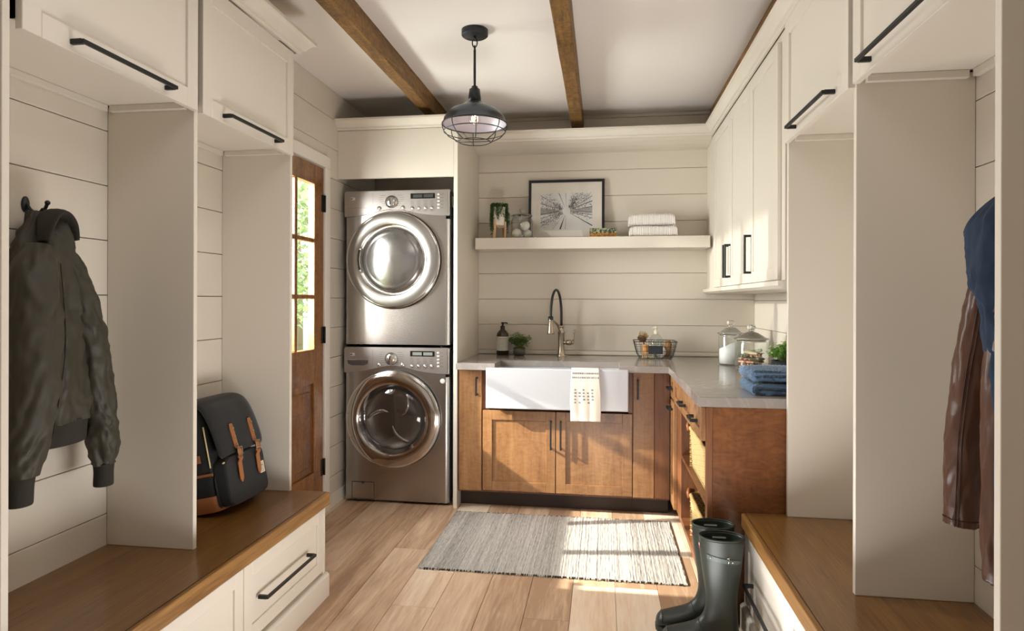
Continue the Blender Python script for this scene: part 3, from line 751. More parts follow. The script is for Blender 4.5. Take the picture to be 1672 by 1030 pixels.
# ------------------------------------------------------------------ stacked laundry machines
AX0, AX1, AY, AYB = -1.655, -0.955, 3.90, 4.50
def machine(name, label, z0, zt, cz, dryer):
    cx = -1.325
    t = thing(name, label, 'laundry machine', ((AX0 + AX1) / 2, 4.2, z0), 'stacked laundry machines')
    b0 = z0 + .018
    m = MB()
    m.box(AX0 + .004, AX1 - .004, AY + .035, AYB, b0, zt - .004, .006)
    if not dryer: pass
    m.build('housing', DARKSIDE, t)
    # front sheet: a plate with a round hole, corners turned back
    R = .262; m = MB(); n = 96; lo = []; hi = []
    pz = zt - .165
    for k in range(n):
        a = 2 * pi * k / n; dx, dz = cos(a), sin(a)
        s = 1e9
        for lim, v in ((AX1 - .028 - cx, dx), (AX0 + .016 - cx, dx), (zt - .004 - cz, dz), (b0 - cz, dz)):
            if abs(v) > 1e-6 and lim / v > 0: s = min(s, lim / v)
        lo.append((cx + R * dx, AY, cz + R * dz)); hi.append((cx + s * dx, AY, cz + s * dz))
    # snap the four corners
    for X in (AX1 - .028, AX0 + .016):
        for Z in (zt - .004, b0):
            i = min(range(n), key=lambda q: (hi[q][0] - X) ** 2 + (hi[q][2] - Z) ** 2); hi[i] = (X, AY, Z)
    m.grid([lo, hi], True, smooth=False)
    m.grid([[(q[0], AY + .034, q[2]) for q in lo], lo], True, smooth=False)
    m.build('front_sheet', STEEL, t)
    for xa, sg in ((AX1 - .028, 1), (AX0 + .016, -1)):
        e = MB(); wd = .024 if sg > 0 else .012
        rings = []
        for k in range(9):
            a = pi / 2 * k / 8
            rings.append([(xa + sg * wd * sin(a), AY + .034 * (1 - cos(a)), b0), (xa + sg * wd * sin(a), AY + .034 * (1 - cos(a)), pz - .02 if sg > 0 else zt - .004)])
        e.grid(rings, False)
        e.build('corner_trim', SATIN, t)
    # control panel with a lower edge bowed over the door
    top = zt; poly = [(AX1 - .003, top), (AX0 + .012, top), (AX0 + .002, top - .012), (AX0 + .002, pz)]
    for k in range(1, 24):
        u = k / 24; x = AX0 + (AX1 - AX0) * u
        poly.append((x, pz + .048 * math.exp(-((x - cx) / .17) ** 2)))
    poly += [(AX1 - .003, pz)]
    m = MB().prism(poly, 'Y', AY - .010, AY + .034)
    pn = m.build('control_panel', STEELP, t)
    MB().box(AX1 - .022, AX1 - .002, AY - .012, AY + .034, pz, top + .001, .006).build('panel_end', SATIN, t)
    F = AY - .0105
    MB().box(-1.610, -1.582, F - .001, F, top - .056, top - .040).build('badge', WHITE, pn)
    MB().lathe([(.0055, 0), (.0055, .0012), (.0001, .0012)], (-1.604, F, top - .048), 14, 'Y').build('badge_roundel', plain('badge_red', '#5c2030', .5), pn)
    text_mesh('LG', .012, FACING('-Y', (-1.5905, F - .0013, top - .048)), plain('badge_grey', '#55565a', .5), 'badge_lettering', pn)
    kx, kz = -1.338, top - .072
    MB().lathe([(.040, 0), (.040, .006), (.033, .008), (.031, .020), (.027, .024), (.0001, .024)], (kx, F, kz), 32, 'Y').build('dial', SATIN, pn)
    d2 = MB().box(kx - .007, kx + .007, F - .028, F - .02, kz - .022, kz + .024, .003); d2.build('dial_grip', CHROME, pn)
    for bx, bz in ((-1.418, -.112), (-1.262, -.110)): MB().lathe([(.014, 0), (.014, .003), (.012, .006), (.0001, .007)], (bx, F, top + bz), 20, 'Y').build('round_button', SATIN, pn)
    for k in range(4): MB().lathe([(.012, 0), (.012, .003), (.009, .008), (.0001, .009)], (-1.200 + .043 * k, F, top - .115), 16, 'Y').build('round_button', SATIN, pn)
    ds = MB().box(-1.212, -1.052, F - .0012, F, top - .055, top - .021, .0005).build('display', BLKPLASTIC, pn)
    for a, b in ((-1.196, -1.136), (-1.126, -1.066)):
        MB().box(a, b, F - .0018, F - .001, top - .048, top - .028).build('display_window', plain('display_grey', '#3a3f3c' if dryer else '#7d817c', .3), ds)
    for k in range(5):
        MB().lathe([(.008, 0), (.008, .003), (.0001, .004)], (-1.028, F, top - .030 - .0215 * k), 14, 'Y', sx=1.1, sy=.75).build('small_button', WHITE, pn)
    # printed scale marks and captions round the dial and above the buttons
    m = MB()
    for k in range(6):
        for sg in (-1, 1):
            x = kx + sg * (.058 + .012 * sin(k)); z = kz + .040 - k * .013
            m.box(x - .016, x + .016, F - .0004, F, z, z + .0014)
    for k in range(4):
        for r in range(4): m.box(-1.212 + .043 * k, -1.190 + .043 * k, F - .0004, F, top - .070 - r * .009, top - .0685 - r * .009)
        m.box(-1.214 + .043 * k, -1.186 + .043 * k, F - .0004, F, top - .1335, top - .132)
    for k in range(5): m.box(-1.016, -.996, F - .0004, F, top - .031 - .0215 * k, top - .0295 - .0215 * k)
    m.box(-1.462, -1.4612, F - .0004, F, top - .125, top - .012)
    m.build('printed_marks', plain('print_grey', '#565351', .6), pn)['kind'] = 'stuff'
    if not dryer:
        MB().prism([(-1.632, top - .084), (-1.49, top - .084), (-1.495, top - .108), (-1.52, top - .118), (-1.60, top - .118), (-1.626, top - .108)], 'Y', F - .002, F + .002).build('drawer_grip', plain('grip_grey', '#5c5a5a', .35, .5), pn)
        MB().box(-1.634, -1.488, F - .004, F + .001, top - .085, top - .081, .001).build('grip_lip', CHROME, pn)
        st = MB().lathe([(.016, 0), (.016, .001), (.0001, .001)], (-1.002, AY, pz - .045), 24, 'Y'); st.build('round_sticker', WHITE, t)
        h = MB(); hx0, hx1, hz0, hz1 = -1.60, -1.455, b0 + .005, b0 + .112
        h.box(hx0, hx1, AY - .0025, AY - .0002, hz0, hz1, .002); hp = h.build('filter_flap', STEEL, t)
        g = MB()
        for q in ((hx0 - .003, hx1 + .003, hz0 - .003, hz0), (hx0 - .003, hx1 + .003, hz1, hz1 + .003), (hx0 - .003, hx0, hz0, hz1), (hx1, hx1 + .003, hz0, hz1)): g.box(q[0], q[1], AY - .0012, AY - .0001, q[2], q[3])
        g.lathe([(.008, 0), (.008, .003), (.0001, .003)], ((hx0 + hx1) / 2, AY, hz1 - .002), 12, 'Y'); g.build('flap_gap', RUBBER, hp)
    else:
        MB().box(-1.632, -1.49, F - .0004, F, top - .108, top - .1065).build('panel_line', plain('line_grey', '#7a7673', .5), pn)
        MB().box(AX1 - .0035, AX1 - .0025, AY + .06, AY + .16, top - .10, top - .03).build('rating_label', WHITE, t)
    # door
    RO = .306
    MB().lathe([(RO - .012, .0004), (RO + .0075, .0006), (RO + .008, .0002)], (cx, AY, cz), 96, 'Y').build('door_gap', RUBBER, t)
    rg = [(RO, .0), (RO + .004, .012), (RO + .004, .026), (RO, .032), (.298, .034)]
    dr = MB().lathe([(RO - .04, -.001)] + rg + [(.296, .034)], (cx, AY, cz), 96, 'Y').build('door', CHROME, t)
    MB().lathe([(.298, .0335), (.292, .037), (.262, .041), (.235, .041), (.228, .037)], (cx, AY, cz), 96, 'Y').build('door_ring', plain('satin_ring', '#98948f', .36, .9) if dryer else plain('mirror_steel', '#b9b2ac', .13, 1.0), dr)
    if dryer:
        MB().lathe([(.229, .037), (.222, .028), (.205, .026), (.203, .030)], (cx, AY, cz), 96, 'Y').build('inner_ring', SATIN, dr)
        MB().lathe([(.2035, .029), (.19, .042), (.172, .050), (.165, .050), (.160, .052), (.10, .066), (.05, .072), (.0001, .074)], (cx, AY, cz), 96, 'Y').build('door_window', plain('grey_window', '#8f8d8b', .22, .85), dr)
        h = MB(); pts = [(cx + .216 * cos(a), AY - .046, cz + .216 * sin(a)) for a in [pi - .36 + .06 * k for k in range(13)]]
        h.tube(pts, .011, 10); h.build('door_handle', CHROME, dr)
        h = MB(); pts = [(cx + .2165 * cos(a), AY - .050, cz + .2165 * sin(a)) for a in [pi - .30 + .06 * k for k in range(11)]]
        h.tube(pts, .0085, 8); h.build('grip_hollow', BLKPLASTIC, dr)
    else:
        MB().lathe([(.229, .037), (.222, .034), (.205, .004), (.200, -.004)], (cx, AY, cz), 72, 'Y', smooth=False).build('inner_ring', CHROME, dr)
        MB().lathe([(.200, -.003), (.198, -.030)], (cx, AY, cz), 72, 'Y').build('gasket', plain('gasket_grey', '#3c3a3a', .5), dr)
        MB().lathe([(.199, -.002), (.185, .012), (.15, .022), (.10, .026), (.05, .027), (.0001, .027)], (cx, AY, cz), 72, 'Y').build('door_window', glass('smoked_glass', (.66, .64, .63, 1), 1.6, gain=1.4), dr)
        d = MB().lathe([(.200, -.006), (.205, -.010), (.215, -.033)], (cx, AY, cz), 72, 'Y'); d.build('drum_lip', SATIN, t)
        db = MB().lathe([(.198, -.012), (.196, -.026), (.12, -.030), (.0001, -.031)], (cx, AY, cz), 72, 'Y'); db.build('drum', plain('drum_steel', '#7d7975', .38, .8), t)
        v = MB()
        for a0 in (.3, 2.4, 4.5):
            pts = [(cx + (.05 + .13 * k / 8) * cos(a0 + .10 * k), AY + .020, cz + (.05 + .13 * k / 8) * sin(a0 + .10 * k)) for k in range(9)]
            v.tube(pts, [.004 + .012 * sin(pi * k / 8) for k in range(9)], 8)
        v.build('drum_vane', SATIN, t)
    f = MB()
    for X in (AX0 + .06, AX1 - .06):
        for Y in (AY + .06, AYB - .06): f.lathe([(.02, 0), (.02, .012), (.012, .014), (.012, .022)], (X, Y, z0 + .0005), 12)
    f.build('feet', RUBBER, t)
    return t
machine('washing_machine', 'stainless front-loading washing machine on the floor, dark glass door', 0.0, 1.000, .545, False)
machine('dryer', 'stainless dryer stacked on top of the washing machine, pale frosted door', 1.000, 2.002, 1.558, True)
# ------------------------------------------------------------------ hanging lamp
lx, ly = -0.624, 3.04
t = thing('pendant_lamp', 'dark grey caged pendant lamp hanging between the ceiling beams', 'lamp', (lx, ly, ZC))
MB().lathe([(.0001, -.030), (.060, -.030), (.065, -.026), (.065, -.0005), (.0001, -.0005)], (lx, ly, ZC), 40).build('ceiling_canopy', IRON, t)
m = MB(); m.tube([(lx, ly, ZC - .03), (lx, ly, ZC - .045)], .006, 8)
m.tube([(lx + .012 * cos(a), ly, ZC - .062 + .022 * sin(a)) for a in [2 * pi * k / 16 for k in range(16)]], .003, 6, True)
m.tube([(lx, ly + .009 * cos(a), ZC - .088 + .012 * sin(a)) for a in [2 * pi * k / 16 for k in range(16)]], .003, 6, True); m.build('chain_link', IRON, t)
MB().tube([(lx, ly, ZC - .096), (lx, ly, 2.335)], .0062, 10).build('rod', IRON, t)
MB().lathe([(.0001, 2.350), (.014, 2.350), (.018, 2.338), (.026, 2.335), (.030, 2.30), (.033, 2.270), (.0001, 2.270)], (lx, ly, 0), 28).build('socket', IRON, t)
SHADE = plain('galvanised_grey', '#565c63', .28, .75); LINING = plain('white_enamel', '#9d98a3', .35)
pr = [(.034, 2.272), (.050, 2.266), (.064, 2.254), (.085, 2.246), (.115, 2.232), (.137, 2.212), (.150, 2.190), (.154, 2.172), (.160, 2.166)]
MB().lathe(pr, (lx, ly, 0), 48).build('lamp_shade', SHADE, t)
MB().lathe([(r - .003, z - .002) for r, z in pr], (lx, ly, 0), 48).build('shade_lining', LINING, t)
m = MB()
def ringat(r, z, q=.0024): m.tube([(lx + r * cos(2 * pi * k / 48), ly + r * sin(2 * pi * k / 48), z) for k in range(48)], q, 6, True)
ringat(.158, 2.163, .003); ringat(.150, 2.128); ringat(.077, 2.078)
for k in range(8):
    a = 2 * pi * k / 8 + .25
    m.tube([(lx + r * cos(a), ly + r * sin(a), z) for r, z in ((.158, 2.163), (.157, 2.148), (.150, 2.128), (.125, 2.100), (.098, 2.086), (.077, 2.078))], .0023, 6)
m.tube([(lx - .077, ly, 2.078), (lx + .077, ly, 2.078)], .002, 6)
m.build('wire_cage', IRON, t)
MB().lathe([(.013, 2.27), (.013, 2.245), (.016, 2.235), (.028, 2.205), (.030, 2.190), (.026, 2.172), (.014, 2.160), (.0001, 2.157)], (lx, ly, 0), 24).build('bulb', glass('bulb_glass', (.98, .97, .94, 1), 1.5), t)
m = MB(); m.tube([(lx + .006 * cos(k * 2.1), ly + .006 * sin(k * 2.1), 2.235 - .0035 * k) for k in range(15)], .0016, 6); m.build('filament', emit('glowing_filament', '#ffd9a0', 22), t)
bl = bpy.data.lights.new('bulb_light', 'POINT'); bl.energy = 0.5; bl.color = (1, .82, .6); bl.shadow_soft_size = .02
bo = bpy.data.objects.new('bulb_light', bl); COL.objects.link(bo); bo.location = (lx, ly, 2.20)

# ------------------------------------------------------------------ things on the floating shelf (top 1.733)
SZ = 1.7335
FOL = attr_mat('leaf_green', .55, .35)
def leaf(m, c, d, n, L, W, col, cols):
    """a small folded leaf: two quads along d"""
    d = d.normalized(); s = d.cross(n)
    if s.length < 1e-4: s = d.orthogonal()
    s.normalize(); n = s.cross(d)
    a = c; b = c + d * L * .5 + s * W * .5 + n * W * .18; e = c + d * L; f = c + d * L * .5 - s * W * .5 + n * W * .18; g = c + d * L * .5
    for q in ((a, b, g), (b, e, g), (e, f, g), (f, a, g)):
        m.face(q); cols.append(col)
def greens(r, base, var):
    k = r.uniform(1 - var, 1 + var); h = r.uniform(-.02, .02)
    return (max(0, base[0] * k + h), max(0, base[1] * k), max(0, base[2] * k), 1)
px_, py_ = -.722, 4.385
t = thing('potted_string_plant', 'trailing green plant in a white pot on a wooden stand, on the shelf', 'plant', (px_, py_, SZ))
POT = plain('white_pot', '#e6ddd0', .55); LIGHTW = wood('pale_wood', ['#b98f6c', '#d4ae88', '#e2c3a0'], 'Z', 18, .1, .5)
MB().lathe([(.0001, .092), (.043, .092), (.046, .10), (.046, .222), (.042, .222), (.042, .20), (.0001, .20)], (px_, py_, SZ), 32).build('pot', POT, t)
st = MB().box(px_ - .05, px_ + .05, py_ - .006, py_ + .006, SZ + .078, SZ + .092, .002); st.box(px_ - .006, px_ + .006, py_ - .05, py_ + .05, SZ + .079, SZ + .091, .002); st.build('stand_cross', LIGHTW, t)
for a in (pi / 4 + .35, 3 * pi / 4 + .35, 5 * pi / 4 + .35, 7 * pi / 4 + .35):
    x, y = px_ + .052 * cos(a), py_ + .052 * sin(a)
    MB().box(x - .007, x + .007, y - .007, y + .007, SZ + .0003, SZ + .118, .002).build('stand_leg', LIGHTW, t)
m = MB(); cols = []; rr = random.Random(11)
for s in range(56):
    a = rr.uniform(0, 2 * pi)
    if s < 22: a = rr.choice((pi * 1.0, pi * 1.15, pi * .9)) + rr.uniform(-.3, .3)
    elif s < 36: a = rr.uniform(-.35, .35)
    elif s < 40: a = -pi / 2 + rr.uniform(-.15, .1)
    out_ = rr.uniform(.050, .058); ln = rr.uniform(.09, .22) if s < 36 else rr.uniform(.03, .12)
    p = Vector((px_ + .02 * cos(a), py_ + .02 * sin(a), SZ + .215)); path = []
    for k in range(8): 
        f = k / 7; path.append(Vector((px_ + (.02 + (out_ - .02) * f) * cos(a), py_ + (.02 + (out_ - .02) * f) * sin(a), SZ + .215 + .028 * sin(pi * min(1, f * .62)))))
    n = int(ln / .006); q = path[-1].copy()
    for k in range(n):
        q = q + Vector((rr.uniform(-.002, .002), rr.uniform(-.002, .002), -.006)); q.z = max(q.z, SZ + .004); path.append(q.copy())
    for q in path[1:]:
        for _ in range(2):
            d = Vector((rr.uniform(-1, 1), rr.uniform(-1, 1), rr.uniform(-.7, .5)))
            leaf(m, q, d, Vector((0, 0, 1)), rr.uniform(.010, .016), .011, greens(rr, (.085, .17, .055), .45), cols)
o = tinted(m.build('foliage', FOL, t), cols); o['kind'] = 'stuff'

jx, jy = -.561, 4.385
t = thing('glass_jar', 'small lidded glass jar of white wool balls on the shelf', 'jar', (jx, jy, SZ), 'lidded glass jars')
MB().lathe([(.0001, .004), (.066, .003), (.074, .008), (.076, .02), (.076, .118), (.072, .132), (.066, .142), (.066, .150), (.070, .152)], (jx, jy, SZ), 40).build('jar_body', JARGLASS, t)
MB().lathe([(.071, .153), (.074, .158), (.074, .164), (.05, .172), (.012, .176), (.010, .182), (.019, .192), (.020, .202), (.012, .210), (.0001, .211)], (jx, jy, SZ), 40).build('lid', LIDGLASS, t)
WOOL = plain('white_felt', '#e3ddd2', .95, bump=.5, bscale=160, sheen=.3)
for (x, y, z, r, lab) in ((-.034, -.022, .037, .0325, 'white felted wool ball resting low in the small shelf jar'), (.024, -.016, .090, .034, 'white felted wool ball topmost in the small shelf jar'), (.036, .018, .037, .030, 'white felted wool ball under the topmost one in the shelf jar')):
    o = MB().sphere((jx + x, jy + y, SZ + z), r, 24, 16).build('wool_ball', WOOL, smooth=True, loc=(jx + x, jy + y, SZ + z - r)); tag(o, lab, 'ball', 'wool balls in the jar')

# framed forest picture leaning on the wall
t = thing('framed_picture', 'black framed print of tall trees seen from below, leaning on the wall', 'picture', (-.258, 4.49, SZ))
W, H = .538, .432; PX, PY0 = -.258, 4.478; lean = math.atan2(.045, H)
Mp = Matrix.Translation((PX, PY0, SZ)) @ Matrix.Rotation(-lean, 4, 'X')
def flat(m): return m.xform(Mp)
m = MB(); bw = .0185
for q in ((-W / 2, -W / 2 + bw, 0, H), (W / 2 - bw, W / 2, 0, H), (-W / 2 + bw, W / 2 - bw, 0, bw), (-W / 2 + bw, W / 2 - bw, H - bw, H)): m.box(q[0], q[1], -.011, .011, q[2], q[3], .001)
flat(m).build('frame', BLACK, t)
MAT_ = plain('white_mount', '#ece5da', .8)
flat(MB().box(-W / 2 + .01, W / 2 - .01, -.003, .006, .01, H - .01)).build('mount', MAT_, t)
# ink print: trunks converging on a pale sky
pw, ph = .366, .262; pc = (0.0, .205); m = MB(); cols = []; rr = random.Random(21)
def inkpoly(pts, g, lift=0.0):
    q = [(min(pw / 2, max(-pw / 2, x)), min(ph / 2, max(-ph / 2, z))) for x, z in pts]
    m.face([(pc[0] + x, -.0034 - lift, pc[1] + z) for x, z in q]); cols.append((g, g, g * .98, 1))
inkpoly([(-pw / 2, -ph / 2), (pw / 2, -ph / 2), (pw / 2, ph / 2), (-pw / 2, ph / 2)], .80)
def trunk(a, w0, w1, r0, r1, g, k):
    d = (cos(a), sin(a)); n_ = (-d[1], d[0])
    inkpoly([(d[0] * r0 + n_[0] * w0, d[1] * r0 + n_[1] * w0), (d[0] * r1 + n_[0] * w1, d[1] * r1 + n_[1] * w1), (d[0] * r1 - n_[0] * w1, d[1] * r1 - n_[1] * w1), (d[0] * r0 - n_[0] * w0, d[1] * r0 - n_[1] * w0)], g, k)
def spans(a): 
    c, s = abs(cos(a)), abs(sin(a)); return min(pw / 2 / max(c, 1e-3), ph / 2 / max(s, 1e-3))
for q, (a, w1, g) in enumerate([(pi - .02, .024, .42), (pi + .12, .006, .25), (.02, .024, .45), (.16, .004, .2), (.36, .005, .2), (.52, .003, .15), (.65, .003, .12), (-.16, .004, .3), (-.28, .003, .3), (-.52, .005, .06), (pi - .30, .004, .3), (pi - .55, .003, .3), (pi + .42, .003, .25), (pi + .55, .002, .3), (1.95, .003, .12), (1.6, .002, .3), (-1.88, .006, .05), (-1.62, .002, .35), (-2.2, .002, .3), (.85, .002, .25), (-.05, .003, .25), (pi + .27, .003, .3)]):
    trunk(a, .0006, w1, .03, spans(a) * 1.02, g, .0002 + .00002 * q)
    if w1 > .02:
        for k in range(26):
            r_ = .06 + .125 * rr.random(); wv = w1 * (r_ / spans(a)) * rr.uniform(-.9, .9)
            d = (cos(a), sin(a)); n_ = (-d[1], d[0]); c0 = (d[0] * r_ + n_[0] * wv, d[1] * r_ + n_[1] * wv)
            inkpoly([(c0[0] - d[0] * .006, c0[1] - .0006), (c0[0] + d[0] * .006, c0[1] - .0006), (c0[0] + d[0] * .006, c0[1] + .0006), (c0[0] - d[0] * .006, c0[1] + .0006)], rr.uniform(.05, .25), .0008 + .00001 * k)
for k in range(1700):
    a = rr.choice((2.6, 2.75, 2.45, 3.35, .75, .95, .3, 3.6, 2.9, .5, -.2, 3.75, 1.0)) + rr.gauss(0, .13); r_ = rr.uniform(.045, .2) if k % 4 else rr.uniform(.03, .09)
    if r_ > spans(a) * .98: r_ *= .6
    x, z = r_ * cos(a), r_ * sin(a); s = rr.uniform(.0008, .0038); th = rr.uniform(0, pi)
    inkpoly([(x + s * cos(th + i * 1.3) * rr.uniform(.5, 1.3), z + s * sin(th + i * 1.3) * rr.uniform(.5, 1.2)) for i in range(5)], rr.uniform(.03, .3), .0012 + .000001 * k)
tinted(flat(m).build('print', attr_mat('ink_print', .8), t), cols)['kind'] = 'stuff'
flat(MB().box(-W / 2 + .012, W / 2 - .012, -.0085, -.0075, .012, H - .012)).build('glazing', glass('picture_glass', (.985, .985, .985, 1), 1.4), t)

# two small books lying flat
def book(z, h, cov, lab, dx=0):
    x0, x1, y0, y1 = -.088 + dx, .094 + dx, 4.345, 4.465
    t = thing('book', lab, 'book', ((x0 + x1) / 2, 4.4, z), 'small books on the shelf')
    m = MB(); m.box(x0, x1, y0, y1, z, z + .003, .0008); m.box(x0, x1, y0, y1, z + h - .003, z + h, .0008); m.box(x0, x1, y0, y0 + .003, z + .003, z + h - .003); m.build('cover', cov, t)
    MB().box(x0 + .004, x1 - .004, y0 + .003, y1 - .004, z + .003, z + h - .003).build('pages', plain('book_pages', '#d8c7a0', .9), t)
def floral(name, base, ink, sc):
    m, nt, b = new_mat(name); N = nt.nodes; L = nt.links
    tc = N.new('ShaderNodeTexCoord'); v = N.new('ShaderNodeTexVoronoi'); v.inputs['Scale'].default_value = sc; v.feature = 'SMOOTH_F1'
    n = N.new('ShaderNodeTexNoise'); n.inputs['Scale'].default_value = sc * .6; n.inputs['Detail'].default_value = 5; n.inputs['Distortion'].default_value = 2
    L.new(tc.outputs['Object'], n.inputs['Vector'])
    cr = N.new('ShaderNodeValToRGB'); e = cr.color_ramp.elements; e[0].position = .46; e[0].color = lin(base); e[1].position = .54; e[1].color = lin(ink)
    L.new(n.outputs['Fac'], cr.inputs[0]); L.new(cr.outputs[0], b.inputs['Base Color']); b.inputs['Roughness'].default_value = .6
    return m
book(SZ, .029, floral('ochre_pattern', '#c08a3c', '#8a5a24', 60), 'ochre patterned book lying under the green patterned one')
book(SZ + .0295, .033, floral('green_pattern', '#9aa07c', '#2d2f28', 55), 'sage green patterned book lying on the ochre one', -.002)

# two folded waffle towels
WAF = plain('white_waffle_cotton', '#e2dcd7', .95, sheen=.1)
def waffle(x0, x1, y0, y1, z0, z1, lab, fold):
    m = MB(); nu, nv = 200, 40; rings = []
    cy_, cz_ = (y0 + y1) / 2, (z0 + z1) / 2
    for i in range(nu + 1):
        u = i / nu; x = x0 + (x1 - x0) * u
        e = min(u, 1 - u) * (x1 - x0); rnd = min(1, e / .035); f = sqrt(max(0.0, 1 - (1 - rnd) ** 2))
        f = .62 + .38 * f if 0 < i < nu else .45
        rib = .0045 * (1 - abs(sin(pi * (x - x0) / .0118)) ** .6)
        ring = []
        for j in range(nv):
            a = 2 * pi * j / nv; ca, sa = cos(a), sin(a)
            sq = lambda v: math.copysign(abs(v) ** .42, v)
            hy, hz = (y1 - y0) / 2, (z1 - z0) / 2 * f
            wob = .004 * nz(x * 9, ca * 2, z0 * 40 + sa)
            yy = cy_ + sq(ca) * (hy - rib); zz = z0 + (z1 - z0) / 2 * (1 if f > .99 else f if sa < 0 else f) + sq(sa) * (hz - rib) + (wob if sa > .2 else 0)
            zz += .0012 * cos(2 * pi * yy / .012) * (1 if sa > .3 else 0) + .0010 * cos(2 * pi * (zz) / .0115) * (1 if abs(ca) > .8 else 0)
            crease = abs(zz - (z0 + (z1 - z0) * .52)) < .003 and ca < -.5
            if crease and fold: yy += .005
            ring.append((x, yy, max(z0, zz)))
        rings.append(ring)
    m.grid(rings, True, True, True)
    o = m.build('folded_towel', WAF, smooth=True, loc=((x0 + x1) / 2, cy_, z0)); tag(o, lab, 'towel', 'white waffle towels')
waffle(.176, .494, 4.315, 4.50, SZ + .0003, SZ + .076, 'white waffle towel, the lower one on the shelf', True)
waffle(.172, .478, 4.318, 4.498, SZ + .0765, SZ + .157, 'white waffle towel, the upper one on the shelf', True)

# ------------------------------------------------------------------ things on the worktop (top 0.914)
CZ = .9143
sx_, sy_ = -.707, 4.46
t = thing('soap_bottle', 'brown pump soap bottle with a white label beside the tap', 'bottle', (sx_, sy_, CZ))
AMB = plain('amber_bottle', '#2e2410', .12, spec=.6)
MB().lathe([(.0001, 0), (.040, 0), (.044, .004), (.044, .135), (.041, .152), (.028, .170), (.017, .180), (.015, .19), (.0001, .19)], (sx_, sy_, CZ), 36).build('bottle_body', AMB, t)
m = MB().lathe([(.0165, .186), (.0165, .205), (.008, .207), (.006, .222), (.012, .223), (.012, .232), (.0001, .233)], (sx_, sy_, CZ), 20); m.tube([(sx_, sy_, CZ + .228), (sx_ + .03, sy_ - .008, CZ + .229), (sx_ + .036, sy_ - .01, CZ + .222)], .0045, 8); m.build('pump', BLKPLASTIC, t)
def arcpanel(m, r, a0, a1, z0, z1, c, n=20):
    m.grid([[(c[0] + r * cos(a0 + (a1 - a0) * k / n), c[1] + r * sin(a0 + (a1 - a0) * k / n), z) for k in range(n + 1)] for z in (z0, z1)], False)
m = MB(); arcpanel(m, .0445, -pi * .97, -pi * .03, CZ + .032, CZ + .132, (sx_, sy_)); lb = m.build('label', plain('paper_label', '#ddd8cc', .8), t)
m = MB(); rr = random.Random(2)
for k in range(10):
    z = CZ + .118 - k * .0085; hlen = (.55 if k == 0 else rr.uniform(.4, .62)); th = .0022 if k == 0 else .001
    a = -pi / 2 + .1; g0 = a - hlen
    while g0 < a + hlen - .05:
        ww = rr.uniform(.08, .2); arcpanel(m, .0448, g0, min(a + hlen, g0 + ww), z, z + th, (sx_, sy_), 3); g0 += ww + .04
m.build('label_lettering', plain('label_ink', '#4a463f', .8), lb)['kind'] = 'stuff'

def herb(cx, cy, z0, n, spread, h, lsize, base, seed, dens=16, flat_=.5):
    """bushy pot herb: stems and leaves"""
    rr = random.Random(seed); lm = MB(); cols = []; sm_ = MB()
    for s in range(n):
        a = rr.uniform(0, 2 * pi); rad = spread * sqrt(rr.random()); hh = h * rr.uniform(.5, 1) * (1 - .35 * rad / spread)
        b = Vector((cx + rr.uniform(-.02, .02), cy + rr.uniform(-.02, .02), z0)); e = Vector((cx + rad * cos(a), cy + rad * sin(a) * .8, z0 + hh)); mid = (b + e) / 2 + Vector((0, 0, hh * .15))
        sm_.tube([b, mid, e], [.0012, .001, .0006], 4)
        for k in range(dens):
            f = .35 + .65 * rr.random(); p = b.lerp(mid, f * 2) if f < .5 else mid.lerp(e, f * 2 - 1)
            p = p + Vector((rr.gauss(0, .006), rr.gauss(0, .006), rr.gauss(0, .005)))
            d = Vector((rr.uniform(-1, 1), rr.uniform(-1, 1), rr.uniform(-.3, .6)))
            leaf(lm, p, d, Vector((0, 0, 1)), lsize * rr.uniform(.7, 1.25), lsize * .8, greens(rr, base, .4), cols)
    return lm, cols, sm_
STEM = plain('stem_green', '#7f8a4a', .7)
hx, hy = -.583, 4.425
t = thing('potted_herb', 'small bushy green herb in a dark glass pot beside the soap bottle', 'plant', (hx, hy, CZ))
MB().lathe([(.0001, .001), (.030, 0), (.040, .006), (.043, .02), (.043, .055), (.040, .055), (.040, .045), (.0001, .045)], (hx, hy, CZ), 32).build('pot', plain('dark_glass_pot', '#4b463d', .15, spec=.6), t)
lm, cols, sm_ = herb(hx + .005, hy, CZ + .045, 70, .092, .135, .017, (.20, .31, .09), 4, 15)
tinted(lm.build('foliage', FOL, t), cols)['kind'] = 'stuff'; sm_.build('stems', STEM, t)['kind'] = 'stuff'

# wire basket with cleaning things
bx0, bx1, by0, by1, bz = .232, .462, 4.265, 4.435, CZ
t = thing('wire_basket', 'dark wire basket with a black name plate behind the corner of the worktop', 'basket', ((bx0 + bx1) / 2, (by0 + by1) / 2, bz))
WIRE = plain('dark_wire', '#3b3530', .45, .7); m = MB()
def rect(ex, z, r):
    a, b, c, d = bx0 - ex, bx1 + ex, by0 - ex, by1 + ex; q = .02; P = []
    for (x, y, a0) in ((b - q, d - q, 0), (a + q, d - q, pi / 2), (a + q, c + q, pi), (b - q, c + q, 3 * pi / 2)):
        for k in range(4): P.append((x + q * cos(a0 + pi / 6 * k), y + q * sin(a0 + pi / 6 * k), z))
    m.tube(P, r, 6, True)
for ex, z, r in ((-.012, .004, .0018), (.002, .028, .0013), (.010, .055, .0013), (.017, .085, .0013), (.024, .118, .0026)): rect(ex, bz + z, r)
for k in range(9):
    x = bx0 + .005 + (bx1 - bx0 - .01) * k / 8; s = (k / 8 - .5) * 2
    for y, sg in ((by0, -1), (by1, 1)): m.tube([(x - s * .014, y - sg * .012, bz + .004), (x, y + sg * .002, bz + .028), (x + s * .02, y + sg * .024, bz + .118)], .0012, 5)
    m.tube([(x - s * .014, by0 + .012, bz + .0035), (x - s * .014, by1 - .012, bz + .0035)], .0012, 5)
